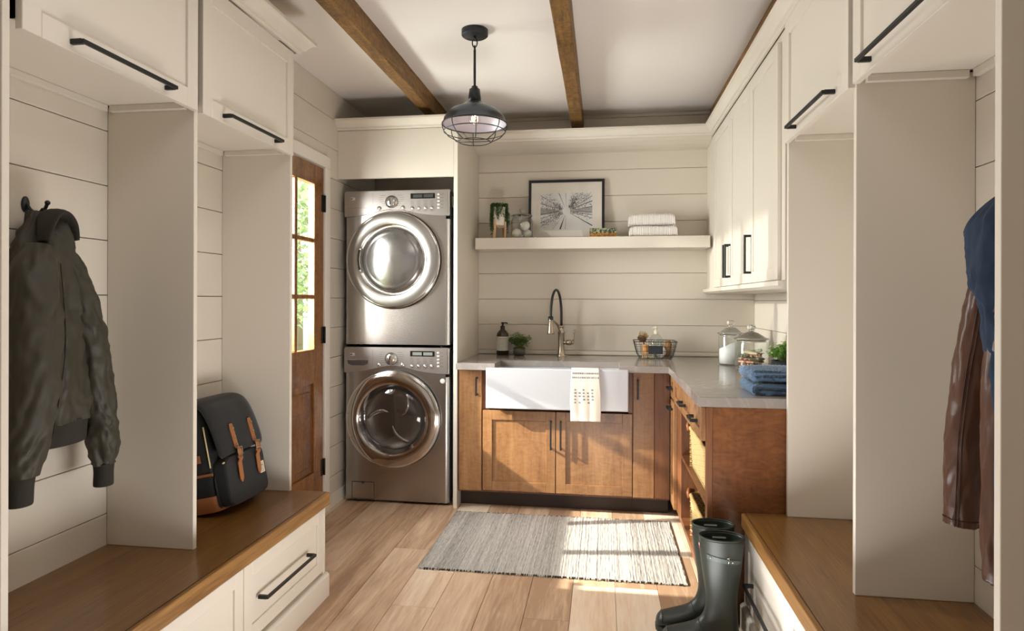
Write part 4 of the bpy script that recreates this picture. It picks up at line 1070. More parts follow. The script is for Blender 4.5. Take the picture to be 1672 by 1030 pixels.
for k in range(6):
    y = by0 + .005 + (by1 - by0 - .01) * k / 5; s = (k / 5 - .5) * 2
    for x, sg in ((bx0, -1), (bx1, 1)): m.tube([(x - sg * .012, y - s * .014, bz + .004), (x + sg * .002, y, bz + .028), (x + sg * .024, y + s * .02, bz + .118)], .0012, 5)
m.build('wire_mesh', WIRE, t)
pl = MB().box(bx0 + .066, bx0 + .160, by0 - .022, by0 - .018, bz + .038, bz + .093, .001); pl.xform(Matrix.Translation((0, 0, 0))); pl.build('name_plate', plain('slate', '#2b3138', .35), t)
# contents
t = thing('dish_brush', 'wooden dish brush leaning out of the wire basket', 'brush', (.27, 4.36, bz + .005), 'cleaning things in the wire basket')
Mb = Matrix.Translation((.262, 4.345, bz + .132)) @ Matrix.Rotation(radians(28), 4, 'Y') @ Matrix.Rotation(radians(-35), 4, 'X')
h = MB().lathe([(.0001, .012), (.020, .011), (.030, .004), (.031, -.004), (.026, -.008), (.0001, -.008)], (0, 0, 0), 24); h.xform(Mb); h.build('head', plain('dark_brush_wood', '#5a4128', .5), t)
br = MB(); rr = random.Random(8)
for k in range(140):
    a, r_ = rr.uniform(0, 2 * pi), .027 * sqrt(rr.random()); br.tube([(r_ * cos(a), r_ * sin(a), .008), (r_ * 1.35 * cos(a), r_ * 1.35 * sin(a), .040)], .0009, 3)
br.xform(Mb); br.build('bristles', plain('straw_bristle', '#c9a868', .8), t)['kind'] = 'stuff'
MB().tube([(.272, 4.355, bz + .118), (.285, 4.37, bz + .06), (.298, 4.385, bz + .012)], .0055, 8).build('handle', plain('brush_handle', '#6a4a2a', .5), t)
t = thing('clear_soap_bottle', 'clear soap bottle with a white pump standing in the wire basket', 'bottle', (.358, 4.388, bz + .005), 'cleaning things in the wire basket')
MB().lathe([(.0001, .006), (.044, .006), (.047, .012), (.047, .115), (.043, .135), (.028, .155), (.014, .162), (.013, .17)], (.358, 4.388, bz), 32).build('bottle_body', JARGLASS, t)
m = MB().lathe([(.015, .162), (.015, .185), (.007, .187), (.0065, .20), (.012, .201), (.012, .212), (.0001, .214)], (.358, 4.388, bz), 20); m.tube([(.358, 4.388, bz + .207), (.335, 4.378, bz + .205)], .005, 8); m.build('pump', plain('ivory_plastic', '#eee6d3', .4), t)
m = MB(); arcpanel(m, .0474, -pi * .9, -pi * .1, bz + .035, bz + .09, (.358, 4.388)); m.build('label', plain('clear_label', '#e2dccf', .7), t)
SOAP = plain('white_sponge', '#eeeae6', .9, bump=.2)
o = MB().lathe([(.0001, -.012), (.036, -.012), (.042, -.006), (.042, .006), (.036, .012), (.0001, .012)], (0, 0, 0), 32).xform(Matrix.Translation((.376, 4.318, bz + .049)) @ Matrix.Rotation(radians(82), 4, 'X')).build('cleaning_pad', SOAP, loc=(.376, 4.318, bz + .006), smooth=False); tag(o, 'round white cleaning pad upright behind the name plate of the wire basket', 'pad', 'cleaning things in the wire basket')
o = MB().lathe([(.0001, 0), (.022, 0), (.024, .003), (.024, .085), (.021, .09), (.0001, .09)], (.284, 4.305, bz + .0055), 24).build('soap_stick', plain('apricot_soap', '#d99a5c', .5), loc=(.284, 4.305, bz + .0055)); tag(o, 'apricot coloured soap stick in the wire basket', 'soap', 'cleaning things in the wire basket')
m = MB(); rings = []
for i in range(17):
    f = i / 16; r_ = .028 * sqrt(max(.02, 1 - (2 * f - 1) ** 2 * .8)); rings.append([(.424 + r_ * cos(2 * pi * j / 20) * (1 + .18 * nz(j * .9, f * 9, 1)) + .012 * f, 4.345 + r_ * sin(2 * pi * j / 20) * (1 + .18 * nz(j * .9, f * 9, 5)), bz + .008 + .115 * f) for j in range(20)])
m.grid(rings, True, True, True); o = m.build('loofah', plain('loofah_brown', '#9a7650', .95, bump=.6, bscale=120), smooth=True, loc=(.424, 4.345, bz + .008)); tag(o, 'brown loofah standing at the end of the wire basket', 'loofah', 'cleaning things in the wire basket')
t = thing('nail_brush', 'small wooden brush with pale bristles lying in the wire basket', 'brush', (.305, 4.285, bz + .006), 'cleaning things in the wire basket')
MB().box(.262, .335, 4.276, 4.296, bz + .033, bz + .045, .004).build('back', plain('pale_brush_wood', '#caa878', .5), t)
br = MB()
for i in range(13):
    for j in range(4): br.tube([(.266 + i * .0054, 4.279 + j * .0048, bz + .034), (.265 + i * .0056, 4.278 + j * .005, bz + .0065)], .0016, 4)
br.build('bristles', plain('cream_bristle', '#e0d4ae', .8), t)['kind'] = 'stuff'

# two big lidded jars
def bigjar(cx, cy, R, H, lab):
    t = thing('glass_jar', lab, 'jar', (cx, cy, CZ), 'lidded glass jars')
    MB().lathe([(.0001, .004), (R - .008, .003), (R - .002, .007), (R, .016), (R, H - .02), (R - .004, H - .008), (R - .006, H - .002), (R + .002, H)], (cx, cy, CZ), 48).build('jar_body', JARGLASS, t)
    MB().lathe([(R - .008, H - .012), (R - .008, H + .001), (R + .006, H + .003), (R + .008, H + .009), (R - .01, H + .013), (R * .72, H + .024), (R * .68, H + .025), (R * .45, H + .038), (R * .2, H + .045), (.014, H + .046), (.012, H + .054), (.022, H + .062), (.024, H + .074), (.015, H + .083), (.0001, H + .084)], (cx, cy, CZ), 48).build('lid', LIDGLASS, t)
    return t
j1 = (.775, 4.02); j2 = (.829, 3.715)
bigjar(*j1, .071, .185, 'tall lidded glass jar of white powder on the worktop')
bigjar(*j2, .0865, .170, 'wide lidded glass jar of clothes pegs on the worktop')
m = MB(); rings = [[(j1[0] + .0655 * cos(2 * pi * k / 40), j1[1] + .0655 * sin(2 * pi * k / 40), CZ + .0075) for k in range(40)]]
for f in (1.0, .75, .5, .25, .02):
    rings.append([(j1[0] + .0655 * f * cos(2 * pi * k / 40), j1[1] + .0655 * f * sin(2 * pi * k / 40), CZ + .120 + .026 * f * cos(2 * pi * k / 40 + .3) + .006 * (1 - f)) for k in range(40)])
m.grid(rings, True, True, True); o = m.build('washing_powder', plain('white_powder', '#f2f0ee', .95, bump=.2, bscale=300), smooth=False, loc=(j1[0], j1[1], CZ + .0075)); tag(o, 'white washing powder filling the tall jar', 'powder', None, 'stuff')
# clothes pegs, one object each
PEG = {'pink': plain('rosy_wood', '#cf9a80', .6, var=.1, vscale=40), 'green': plain('greenish_wood', '#9fa488', .6, var=.1, vscale=40), 'pale': plain('pale_peg_wood', '#dcbb98', .6, var=.1, vscale=40)}
def pegmesh(c):
    m = MB(); r = .0072
    m.lathe([(.0001, -.048), (.0048, -.047), (.0062, -.042), (.0050, -.037), (.0046, -.034), (r, -.028), (r, -.004)], (0, 0, 0), 10, 'X', True)
    for s in (-1, 1):
        rings = []
        for x, rr_ in ((-.004, r), (.02, r * 1.02), (.040, r * .95), (.047, r * .6)):
            rings.append([(x, s * (.0014 + rr_ * sin(pi * k / 6) * .9), rr_ * cos(pi * k / 6)) for k in range(7)])
        m.grid(rings, True, True, True)
    return m.build('clothes_peg', PEG[c])
proto = {c: pegmesh(c) for c in PEG}; used = set(); rr = random.Random(31)
for lay in range(6):
    ang = lay * 1.05 + .3
    for k in range(-4, 5):
        off = k * .0160 + rr.uniform(-.0008, .0008); half = sqrt(max(0, .078 ** 2 - (abs(off) + .008) ** 2))
        if half < .0495: continue
        slack = half - .049; sh = rr.uniform(-slack, slack)
        if lay == 5 and (k in (-3, 2) or abs(k) > 3): continue
        c = rr.choice(('pink', 'pink', 'pale', 'pale', 'green')) if lay < 3 else rr.choice(('green', 'pink', 'green', 'pale'))
        if c in used: o = proto[c].copy(); COL.objects.link(o)
        else: o = proto[c]; used.add(c)
        lift = .0
        if lay == 5: lift = rr.uniform(.002, .012)
        o.location = (j2[0] + off * -sin(ang) + sh * cos(ang), j2[1] + off * cos(ang) + sh * sin(ang), CZ + .0075 + .0078 + lay * .0160 + .0008 * rr.random() + lift)
        o.rotation_euler = (0, lift * 22 * rr.choice((-1, 1)), ang + (pi if rr.random() < .5 else 0) + (rr.uniform(-.35, .35) if lay == 5 else rr.uniform(-.03, .03)))
        tag(o, {'pink': 'rosy wooden clothes peg in the heap inside the wide jar', 'green': 'greenish wooden clothes peg in the heap inside the wide jar', 'pale': 'pale wooden clothes peg in the heap inside the wide jar'}[c], 'peg', {'pink': 'rosy clothes pegs', 'green': 'greenish clothes pegs', 'pale': 'pale clothes pegs'}[c])
for c in proto:
    if c not in used: bpy.data.objects.remove(proto[c])

qx, qy = .966, 3.585
t = thing('potted_parsley', 'leafy bright green herb in a black round pot behind the blue towels', 'plant', (qx, qy, CZ))
MB().lathe([(.0001, 0), (.056, 0), (.060, .004), (.062, .068), (.058, .068), (.058, .055), (.0001, .055)], (qx, qy, CZ), 40).build('pot', plain('black_pot', '#1d2026', .35), t)
lm, cols, sm_ = herb(qx, qy, CZ + .056, 85, .098, .125, .015, (.20, .40, .07), 9, 17)
tinted(lm.build('foliage', FOL, t), cols)['kind'] = 'stuff'; sm_.build('stems', STEM, t)['kind'] = 'stuff'

# two folded blue towels
BLUE = plain('blue_terry', '#5b7896', .95, bump=1.0, bscale=110, sheen=.4, var=.12, vscale=60)
def terry(x0, x1, y0, y1, z0, th, lab, tilt=0):
    """one towel folded once: two thick layers joined by a round fold on the left"""
    prof = []; g = .0012; r = th
    n = 14; top = z0 + 2 * th + g
    path = [(x1, z0)]
    outer = [(x1, z0 + .0), (x0 + r * .7, z0)] + [(x0 + r * .55 - r * .75 * sin(pi * k / n), z0 + th + g / 2 - (th + g / 2) * cos(pi * k / n)) for k in range(1, n)] + [(x0 + r * .7, top), (x1, top)]
    inner = [(x1, z0 + th + g), (x0 + r * .6, z0 + th + g), (x0 + r * .35, z0 + th + g / 2), (x0 + r * .6, z0 + th), (x1, z0 + th)]
    poly = outer + inner
    dense = []
    for a, b in zip(poly, poly[1:] + poly[:1]):
        L = sqrt((a[0] - b[0]) ** 2 + (a[1] - b[1]) ** 2); k = max(1, int(L / .0032))
        dense += [(a[0] + (b[0] - a[0]) * i / k, a[1] + (b[1] - a[1]) * i / k) for i in range(k)]
    m = MB(); ny = 84; rings = []
    for j in range(ny + 1):
        v = j / ny; y = y0 + (y1 - y0) * v; rr_ = []
        for (x, z) in dense:
            top_f = (z - z0) / (2 * th)
            bump = .0042 * sin(x * 420 + .9 * sin(y * 150)) * sin(y * 400 + .8 * sin(x * 130)) 
            dz = (bump + .006 * nz(x * 8, y * 8, z0 * 30)) * (1 if top_f > .15 else 0) * (1 if top_f > .8 else .5)
            dx = .0042 * sin(z * 430 + y * 90) * sin(y * 400) if x < x0 + r else 0
            ey = 1 if 0 < j < ny else 1
            yy = y - .0060 * (sin(x * 420 + 2 * nz(x * 30, z * 30, 1)) * sin(z * 480 + 2 * nz(x * 30, z * 30, 7)) if j == 0 else .6 * sin(x * 420) * sin(z * 480) if j == 1 else 0)
            rr_.append((x + dx, yy, max(z0 + .0002, z + dz)))
        rings.append(rr_)
    m.grid(rings, True, True, True)
    o = m.build('folded_towel', BLUE, smooth=True, loc=((x0 + x1) / 2, (y0 + y1) / 2, z0)); tag(o, lab, 'towel', 'blue terry towels')
terry(.612, .90, 2.70, 2.94, CZ, .0230, 'blue folded towel, the lower one on the worktop end')
terry(.608, .90, 2.698, 2.94, CZ + .0570, .0220, 'blue folded towel, the upper one on the worktop end')

# ------------------------------------------------------------------ rug
rx0, rx1, ry0, ry1 = -.886, .388, 2.972, 3.802
t = thing('woven_rug', 'grey and white woven runner rug in front of the sink cabinet', 'rug', ((rx0 + rx1) / 2, (ry0 + ry1) / 2, 0.0005))
m = MB(); nx, ny = 420, 44; cols = []; rr = random.Random(17)
hs = [rr.uniform(.004, .0075) for _ in range(nx + 1)]
vals = []; v = .5
tones = [rr.gauss(0, 1) for _ in range(nx + 1)]
rings = []
for j in range(ny + 1):
    y = ry0 + (ry1 - ry0) * j / ny
    rings.append([(rx0 + (rx1 - rx0) * i / nx + .003 * nz(y * 5, 2, 0) , y + (.004 * nz(i * .35, j, 3) if j in (0, ny) else 0), .0005 + hs[i] * (.75 + .5 * nz(i * .5, y * 30, 7)) + .0008) for i in range(nx + 1)])
m.grid(rings, False)
for j in range(ny):
    for i in range(nx):
        b = .52 + .32 * nz(i * .045, 3.3, 0) + .26 * nz(i * .35, j * .06, 8) + .10 * tones[i] + .42 * nz(i * 1.7, j * .55, 2)
        b = max(0, min(1, b)); c = [a + (d - a) * b for a, d in zip((.22, .20, .18), (.64, .61, .56))]; cols.append((*c, 1))
base = MB().box(rx0 + .004, rx1 - .004, ry0 + .004, ry1 - .004, .0004, .003); 
tinted(m.build('weave', attr_mat('woven_wool', .95, .1), t), cols)
base.build('backing', plain('rug_backing', '#5a5248', .95), t)
m = MB(); cols = []; rr = random.Random(4)
for y, s in ((ry0, -1), (ry1, 1)):
    for i in range(212):
        x = rx0 + (rx1 - rx0) * (i + .5) / 212; d = rr.uniform(.003, .012); 
        m.tube([(x, y + .004 * -s, .006), (x + rr.uniform(-.002, .002), y + s * d * .6, .005), (x + rr.uniform(-.003, .003), y + s * d, .0022)], .0021, 4)
for k in range(len(m.bm.faces)):
    pass
n_per = len(m.bm.faces) // 424
pick = [(.045, .04, .035, 1) if rr.random() < .55 else (.55, .52, .46, 1) for _ in range(424)]
cols = [pick[min(423, k // n_per)] for k in range(len(m.bm.faces))]
o = tinted(m.build('fringe', attr_mat('fringe_wool', .95, .1), t), cols); o['kind'] = 'stuff'
MB().box(rx1 - .004, rx1 + .004, ry0 + .004, ry1 - .004, .0006, .0065, .001).build('dark_edge', plain('rug_edge_brown', '#4d3d28', .95), t)
# ------------------------------------------------------------------ rubber boots
BOOT = plain('dark_green_rubber', '#2b312b', .42, bump=.02, bscale=30)
SOLE = plain('boot_sole', '#2e3533', .6)
PAIRS = [((.000, .034), (.000, .020), .012), ((.006, .052), (.004, .012), .026), ((.022, .068), (.018, .009), .038), ((.055, .078), (.055, .009), .046), ((.095, .090), (.095, .010), .048), ((.125, .104), (.150, .012), .044), ((.146, .124), (.205, .014), .039), ((.158, .150), (.262, .022), .039), ((.163, .182), (.281, .060), .041), ((.160, .225), (.277, .130), .044), ((.152, .275), (.276, .205), .050), ((.145, .325), (.286, .280), .055), ((.140, .375), (.295, .355), .057), ((.138, .424), (.300, .424), .058)]
def boot(ox, oy, rot, lab):
    t = thing('rubber_boot', lab, 'boot', (ox, oy, 0), 'pair of rubber boots')
    Mx = Matrix.Translation((ox, oy, 0)) @ Matrix.Rotation(rot, 4, 'Z')
    flatp = [(*a, *b, w_) for a, b, w_ in PAIRS]; P = catmull(flatp, 5); n = 40
    def ring(p, sh=0.0):
        dx, dz, px, pz, w_ = p; D = Vector((dx, 0, dz)); Q = Vector((px, 0, pz)); c = (D + Q) / 2; a = (D - Q) / 2; la = a.length; a = a * ((la - sh) / la)
        out = []
        for k in range(n):
            th = 2 * pi * k / n; v = c + a * cos(th) + Vector((0, 1, 0)) * ((w_ - sh) * sin(th)); v.z = max(v.z, .008); out.append(v)
        return out
    m = MB(); rings = [ring(p) for p in P]
    top = P[-1]
    rings.append(ring(top, .004)); 
    for p in P[-2:-26:-3]: rings.append(ring(p, .0045))
    m.grid(rings, True, True, True); m.xform(Mx); m.build('boot_body', BOOT, t)
    r = MB(); r.tube(ring(top, .001), .0042, 6, True); r.xform(Mx); r.build('rim', BOOT, t)
    # sole with a low heel
    s = MB(); out = []
    for f, w_ in ((0, .012), (.006, .026), (.022, .039), (.055, .048), (.095, .050), (.15, .044), (.205, .040), (.25, .040), (.272, .032), (.283, .014)): out.append((f - .002, w_))
    poly = [(x, y) for x, y in out] + [(x, -y) for x, y in out[::-1]]
    s.prism(poly, 'Z', .006, .020)
    s.prism([(x, y) for x, y in poly if x < .15], 'Z', .0004, .0062); s.prism([(x, y) for x, y in poly if x > .195], 'Z', .0004, .0062)
    s.xform(Mx); s.build('sole', SOLE, t)
    # toe cap and instep ridges
    for i, nm in ((10, 'toe_seam'), (27, 'instep_ridge')):
        r = MB(); q = ring(P[i], -.0008); r.tube([v for v in q[:11]] + [], .0018, 5); r.tube([q[-k] for k in range(0, 11)], .0018, 5); r.xform(Mx); r.build(nm, BOOT, t)
    # side strap, buckle and studs on the side facing the room
    def side(x, z, lift):
        i = min(range(len(P)), key=lambda q: abs((P[q][1] + P[q][3]) / 2 - z) if q > 40 else 9); p = P[i]; c = (p[0] + p[2]) / 2; a = abs(p[2] - p[0]) / 2
        k = max(-.999, min(.999, (x - c) / a)); return Vector((x, -(p[4] * sqrt(1 - k * k)) - lift, z))
    s = MB(); rings = []
    for k in range(15):
        x = .160 + .125 * k / 14; z = .362 - .018 * (k / 14); hw = .008 if k < 12 else .008 - .0028 * (k - 12)
        rings.append([side(x, z - hw, .0035), side(x, z + hw, .0035), side(x, z + hw, .001), side(x, z - hw, .001)])
    s.grid(rings, True, True, True, smooth=False); s.xform(Mx); st = s.build('strap', plain('strap_green', '#48524b', .45), t)
    b = MB(); q = side(.232, .352, .006); b.tube([q + Vector((0, 0, -.014)), q + Vector((.003, -.001, .013))], .0016, 6); b.tube([q + Vector((-.004, 0, .012)), q + Vector((.006, 0, .016))], .0016, 6); b.xform(Mx); b.build('buckle', CHROME, st)
    b = MB()
    for x, z in ((.172, .361), (.248, .350)): b.sphere(side(x, z, .005), .0034, 10, 6)
    b.xform(Mx); b.build('stud', SATIN, st)
    tg = MB(); i = len(P) - 6; 
    for hh, mm in (((0, .020), 'w'),):
        tg.box(.1375, .1395, -.012, .006, .378, .400)
    tg.xform(Mx); tg.build('tag', plain('boot_tag_red', '#8c3340', .6), t)
    tg = MB().box(.1368, .1376, -.010, .004, .389, .397); tg.xform(Mx); tg.build('tag_patch', WHITE, t)
    tg = MB().box(.18, .25, .0500, .0512, .398, .404); tg.xform(Mx); tg.build('inner_label', plain('inner_label', '#b9bdb4', .7), t)
    return t
boot(.213, 2.573, radians(1), 'dark green rubber boot standing against the cherry cabinet, the farther of the pair')
boot(.222, 2.447, radians(-.5), 'dark green rubber boot with a strap and buckle, the nearer of the pair')

# ------------------------------------------------------------------ backpack
BAG = plain('black_canvas', '#0d0e10', .8, bump=.12, bscale=300, sheen=.15)
ZIP = plain('pale_gold_zip', '#d8c68f', .5); TAN = plain('tan_bag_leather', '#9c6238', .5, bump=.1, bscale=80)
t = thing('backpack', 'black canvas backpack with tan leather straps leaning on the locker wall', 'backpack', (-1.52, 2.40, .4575))
Mb = Matrix.Translation((-1.592, 2.395, .4582)) @ Matrix.Rotation(radians(-11.5), 4, 'Y')
def sup(hx, hy, cx, z, n=44, e=.42):
    return [(cx + math.copysign(abs(cos(2 * pi * k / n)) ** e, cos(2 * pi * k / n)) * hx, math.copysign(abs(sin(2 * pi * k / n)) ** e, sin(2 * pi * k / n)) * hy, z) for k in range(n)]
def bagpart(m, name, mat, parent=None, smooth=False): m.xform(Mb); return m.build(name, mat, parent or t, smooth=smooth)
m = MB(); rings = []
for z, hx_, hy_ in ((.0, .062, .130), (.004, .068, .140), (.03, .072, .148), (.12, .074, .150), (.25, .073, .149), (.35, .066, .142), (.40, .054, .130), (.422, .036, .112), (.428, .01, .08)):
    rings.append([(x + .002 * nz(y * 14, z * 14, 1), y + .003 * nz(x * 12, z * 12, 2), zz) for x, y, zz in sup(hx_, hy_, .074, z)])
m.grid(rings, True, True, True); bagpart(m, 'bag_body', BAG)
m = MB(); rings = [sup(.074, .1505, .074, .0), sup(.0755, .1525, .074, .01), sup(.0755, .1525, .074, .058), sup(.072, .149, .074, .060)]
m.grid(rings, True); bagpart(m, 'leather_base', TAN)
m = MB(); rings = []
for x, s in ((.138, 1.0), (.176, 1.0), (.186, .985), (.189, .95)):
    rings.append([(x + .003 * nz(y * 10, z * 10, 4), y, z) for (z, y, _) in [(.098 + q[0] * 1, q[1], 0) for q in sup(.096 * s, .138 * s, 0, 0, 44, .3)]])
m.grid(rings, True, False, True); pk = bagpart(m, 'front_pocket', BAG)
m = MB().tube([(.180, -.136 + .272 * k / 12, .178 + .0015 * sin(k)) for k in range(13)], .0035, 6); bagpart(m, 'zip', ZIP, pk)
m = MB(); rings = []
for x, s in ((.137, 1.02), (.141, 1.02)):
    rings.append([(x, y, .075 + z) for (z, y, _) in sup(.072 * s, .142 * s, 0, 0, 44, .3)])
m.grid(rings, True, True, True); bagpart(m, 'pocket_edge', BAG, pk)
# flap: a thick sheet over the top and down the front
prof = catmull([(.008, .395), (.02, .424), (.06, .438), (.11, .434), (.150, .405), (.176, .34), (.190, .27), (.196, .205)], 6)
m = MB(); rings = []; N = len(prof)
for i, (x, z) in enumerate(prof):
    f = i / (N - 1); hw = .132 + .022 * min(1, f * 2.2)
    if f > .92: hw -= .018 * ((f - .92) / .08) ** 2
    row = [(x - .010 * (abs(v) ** 6) + .0035 * nz(v * 2, z * 8, 3), v * hw, z - .006 * abs(v) ** 5) for v in [-1 + 2 * k / 24 for k in range(25)]]
    back = [(a - .006, b, c - .003) for a, b, c in row[::-1]]
    rings.append(row + back)
m.grid(rings, True, True, True); fl = bagpart(m, 'flap', BAG)
for yc in (-.058, .072):
    m = MB(); rings = []
    for k in range(19):
        f = k / 18; z = .318 - .235 * f; x = .188 + .012 * min(1, f * 2) + (.008 if .4 < f < .62 else 0) - (.010 * max(0, f - .65))
        hw = .0125 if f > .03 else .009
        if f > .9: hw *= sqrt(max(.05, 1 - ((f - .9) / .1) ** 2))
        rings.append([(x + .002, yc - hw, z), (x + .002, yc + hw, z), (x - .001, yc + hw, z), (x - .001, yc - hw, z)])
    m.grid(rings, True, True, True, smooth=False); stp = bagpart(m, 'strap', TAN)
    b = MB(); z0 = .205
    for q in ((yc - .0165, yc - .0135, z0 - .014, z0 + .014), (yc + .0135, yc + .0165, z0 - .014, z0 + .014), (yc - .0165, yc + .0165, z0 - .017, z0 - .013), (yc - .0165, yc + .0165, z0 + .013, z0 + .016)): b.box(.207, .212, q[0], q[1], q[2], q[3], .0008)
    bagpart(b, 'buckle', NICKEL, stp)
    b = MB()
    for z in (.298, .262, .232): b.tube([(.197 + (.32 - z) * .06, yc + .004 * cos(a), z + .004 * sin(a)) for a in [2 * pi * q / 10 for q in range(10)]], .0016, 5, True)
    bagpart(b, 'eyelet', NICKEL, stp)
    b = MB().box(.204, .210, yc - .0145, yc + .0145, .178, .190, .002); bagpart(b, 'keeper_loop', TAN, stp)
m = MB().box(.1885, .1905, .088, .122, .078, .126, .0008); pt = bagpart(m, 'patch', plain('cream_patch', '#d9cdb9', .8))
m = MB()
for k, (w_, h_) in enumerate(((.022, .0012), (.018, .003), (.024, .0012), (.022, .0012), (.024, .0012), (.016, .0012))): m.box(.1906, .1909, .105 - w_ / 2, .105 + w_ / 2, .118 - k * .0065 - h_, .118 - k * .0065)
bagpart(m, 'patch_lettering', plain('patch_ink', '#4b423a', .8), pt)
m = MB().box(.06, .10, -.1525, -.1505, .195, .225, .0008); m.box(.04, .142, -.154, -.151, .140, .150, .001); bagpart(m, 'side_trim', TAN)
m = MB().tube([(.132, -.146, .17 + .16 * k / 8) for k in range(9)], .003, 6); bagpart(m, 'side_zip', ZIP)

# ------------------------------------------------------------------ coat hooks
def hook(side, y, z, lab):
    X, s = (XL, 1) if side == 'L' else (XR, -1)
    t = thing('coat_hook', lab, 'hook', (X, y, z), 'coat hooks')
    m = MB(); rings = []
    for d, f in ((.0003, 1), (.004, 1), (.007, .8), (.008, .01)): rings.append([(X + s * d, y + .0125 * f * cos(2 * pi * k / 20), z + .024 * f * sin(2 * pi * k / 20)) for k in range(20)])
    m.grid(rings, True, True, True); m.build('plate', IRON, t)
    pts = catmull([(X + s * .006, y, z + .002), (X + s * .022, y, z - .018), (X + s * .045, y, z - .025), (X + s * .066, y, z - .016), (X + s * .076, y, z + .003)], 5)
    m = MB().tube(pts, .0048, 8); m.sphere(pts[-1], .0075, 10, 8); m.build('arm', IRON, t)
    return t
hook('L', 1.643, 1.581, 'dark iron coat hook carrying the green jacket')
hook('R', 1.575, 1.545, 'dark iron coat hook behind the denim jacket')

# ------------------------------------------------------------------ hanging jackets
def garment(path, seg=44, n=9, wr=.006, rings_amp=0.0, rfreq=70, folds=0, famp=0.0, seed=0, cap=True, e=1.0):
    """lofted cloth: path rows (x, y, z, half-width along the wall, half-depth)"""
    P = catmull(path, n); m = MB(); rings = []
    for i, (x, y, z, ru, rv) in enumerate(P):
        f = i / (len(P) - 1); ring = []
        for k in range(seg):
            a = 2 * pi * k / seg; ca, sa = cos(a), sin(a)
            d = wr * (nz(x * 4 + ca * 1.7 + seed, y * 4 + sa * 1.7, z * 9) + .7 * (.5 - 2 * abs(nz(ca * 2.6 + seed, sa * 2.6, z * 16))) + .5 * (.4 - 2 * abs(nz(ca * 4.5 + z * 9, sa * 4.5 + seed, z * 24))))
            if rings_amp: d += rings_amp * sin(z * rfreq + 3.2 * cos(a + seed) + 7 * nz(ca * 1.5, sa * 1.5, z * 9 + seed)) * (.45 + .9 * nz(ca * 1.3, sa * 1.3, z * 10 + seed * 2))
            if folds: d += famp * (1 - 1.8 * abs(sin(.5 * (folds * a + 2.5 * nz(0, seed, z * 5) + seed))) ** .7) * (1 - .45 * f)
            sq = lambda v: math.copysign(abs(v) ** e, v)
            ring.append((x + sq(sa) * max(.004, rv + d), y + sq(ca) * max(.004, ru + d), z + .004 * nz(ca * 2, sa * 2, seed + z * 3)))
        rings.append(ring)
    m.grid(rings, True, cap, cap); return m
def ribbed(path, seg=72, n=4, amp=.0012):
    P = catmull(path, n); m = MB()
    m.grid([[(x + sin(2 * pi * k / seg) * (rv + amp * (k % 2)), y + cos(2 * pi * k / seg) * (ru + amp * (k % 2)), z) for k in range(seg)] for x, y, z, ru, rv in P], True, True, True); return m
NYLON = plain('olive_nylon', '#322d20', .6, bump=.10, bscale=60, sheen=.03); RIB = plain('olive_rib', '#28241c', .9, bump=.1, bscale=200)
t = thing('bomber_jacket', 'olive green bomber jacket hanging from the iron hook', 'jacket', (-1.6, 1.64, .75))
g = garment([(-1.622, 1.628, 1.556, .026, .030), (-1.612, 1.630, 1.515, .052, .042), (-1.605, 1.625, 1.44, .088, .056), (-1.60, 1.620, 1.36, .108, .064), (-1.60, 1.632, 1.24, .118, .068), (-1.60, 1.645, 1.10, .120, .068), (-1.60, 1.655, .99, .118, .066), (-1.60, 1.658, .94, .108, .060)], 96, 10, .008, .002, 40, 6, .015, 1)
g.build('jacket_body', NYLON, t)
ribbed([(-1.60, 1.658, .945, .104, .056), (-1.60, 1.66, .92, .098, .052), (-1.60, 1.66, .885, .096, .050), (-1.60, 1.66, .872, .092, .046)], 120).build('hem_band', RIB, t)
g = garment([(-1.560, 1.565, 1.455, .040, .035), (-1.535, 1.530, 1.40, .058, .046), (-1.515, 1.508, 1.30, .068, .055), (-1.505, 1.500, 1.17, .072, .055), (-1.50, 1.490, 1.04, .066, .052), (-1.50, 1.468, .93, .058, .048), (-1.50, 1.452, .865, .046, .042), (-1.50, 1.448, .838, .036, .034)], 48, 10, .006, .0045, 62, 0, 0, 3)
s1 = g.build('sleeve', NYLON, t); ribbed([(-1.50, 1.448, .842, .034, .030), (-1.50, 1.446, .81, .031, .028), (-1.50, 1.445, .768, .030, .027), (-1.50, 1.445, .764, .025, .022)]).build('cuff', RIB, s1)
g = garment([(-1.605, 1.672, 1.455, .030, .035), (-1.590, 1.690, 1.39, .044, .046), (-1.578, 1.716, 1.29, .050, .050), (-1.570, 1.745, 1.18, .050, .050), (-1.568, 1.768, 1.06, .047, .046), (-1.568, 1.785, .95, .046, .044), (-1.570, 1.800, .87, .046, .042), (-1.570, 1.806, .81, .040, .038), (-1.570, 1.806, .778, .030, .030)], 48, 10, .006, .0065, 88, 0, 0, 6)
s2 = g.build('sleeve', NYLON, t); ribbed([(-1.57, 1.806, .782, .030, .028), (-1.57, 1.806, .755, .027, .026), (-1.57, 1.805, .715, .028, .026), (-1.57, 1.805, .711, .024, .022)]).build('cuff', RIB, s2)
pts = catmull([(-1.545, 1.560, 1.462), (-1.552, 1.578, 1.512), (-1.570, 1.612, 1.548), (-1.575, 1.648, 1.550), (-1.572, 1.676, 1.522), (-1.565, 1.684, 1.475)], 8)
m = MB(); rings = []
for i, p in enumerate(pts):
    a_ = pts[max(0, i - 1)]; b_ = pts[min(len(pts) - 1, i + 1)]; tg_ = (Vector(b_) - Vector(a_)).normalized(); u = tg_.cross(Vector((1, 0, 0))).normalized(); v = u.cross(tg_)
    sc = .55 + .45 * sin(pi * i / (len(pts) - 1)); rings.append([Vector(p) + (u * cos(2 * pi * k / 28) * .011 + v * sin(2 * pi * k / 28) * .034) * sc * (1 + .05 * (k % 2)) for k in range(28)])
m.grid(rings, True, True, True); m.build('collar', RIB, t)
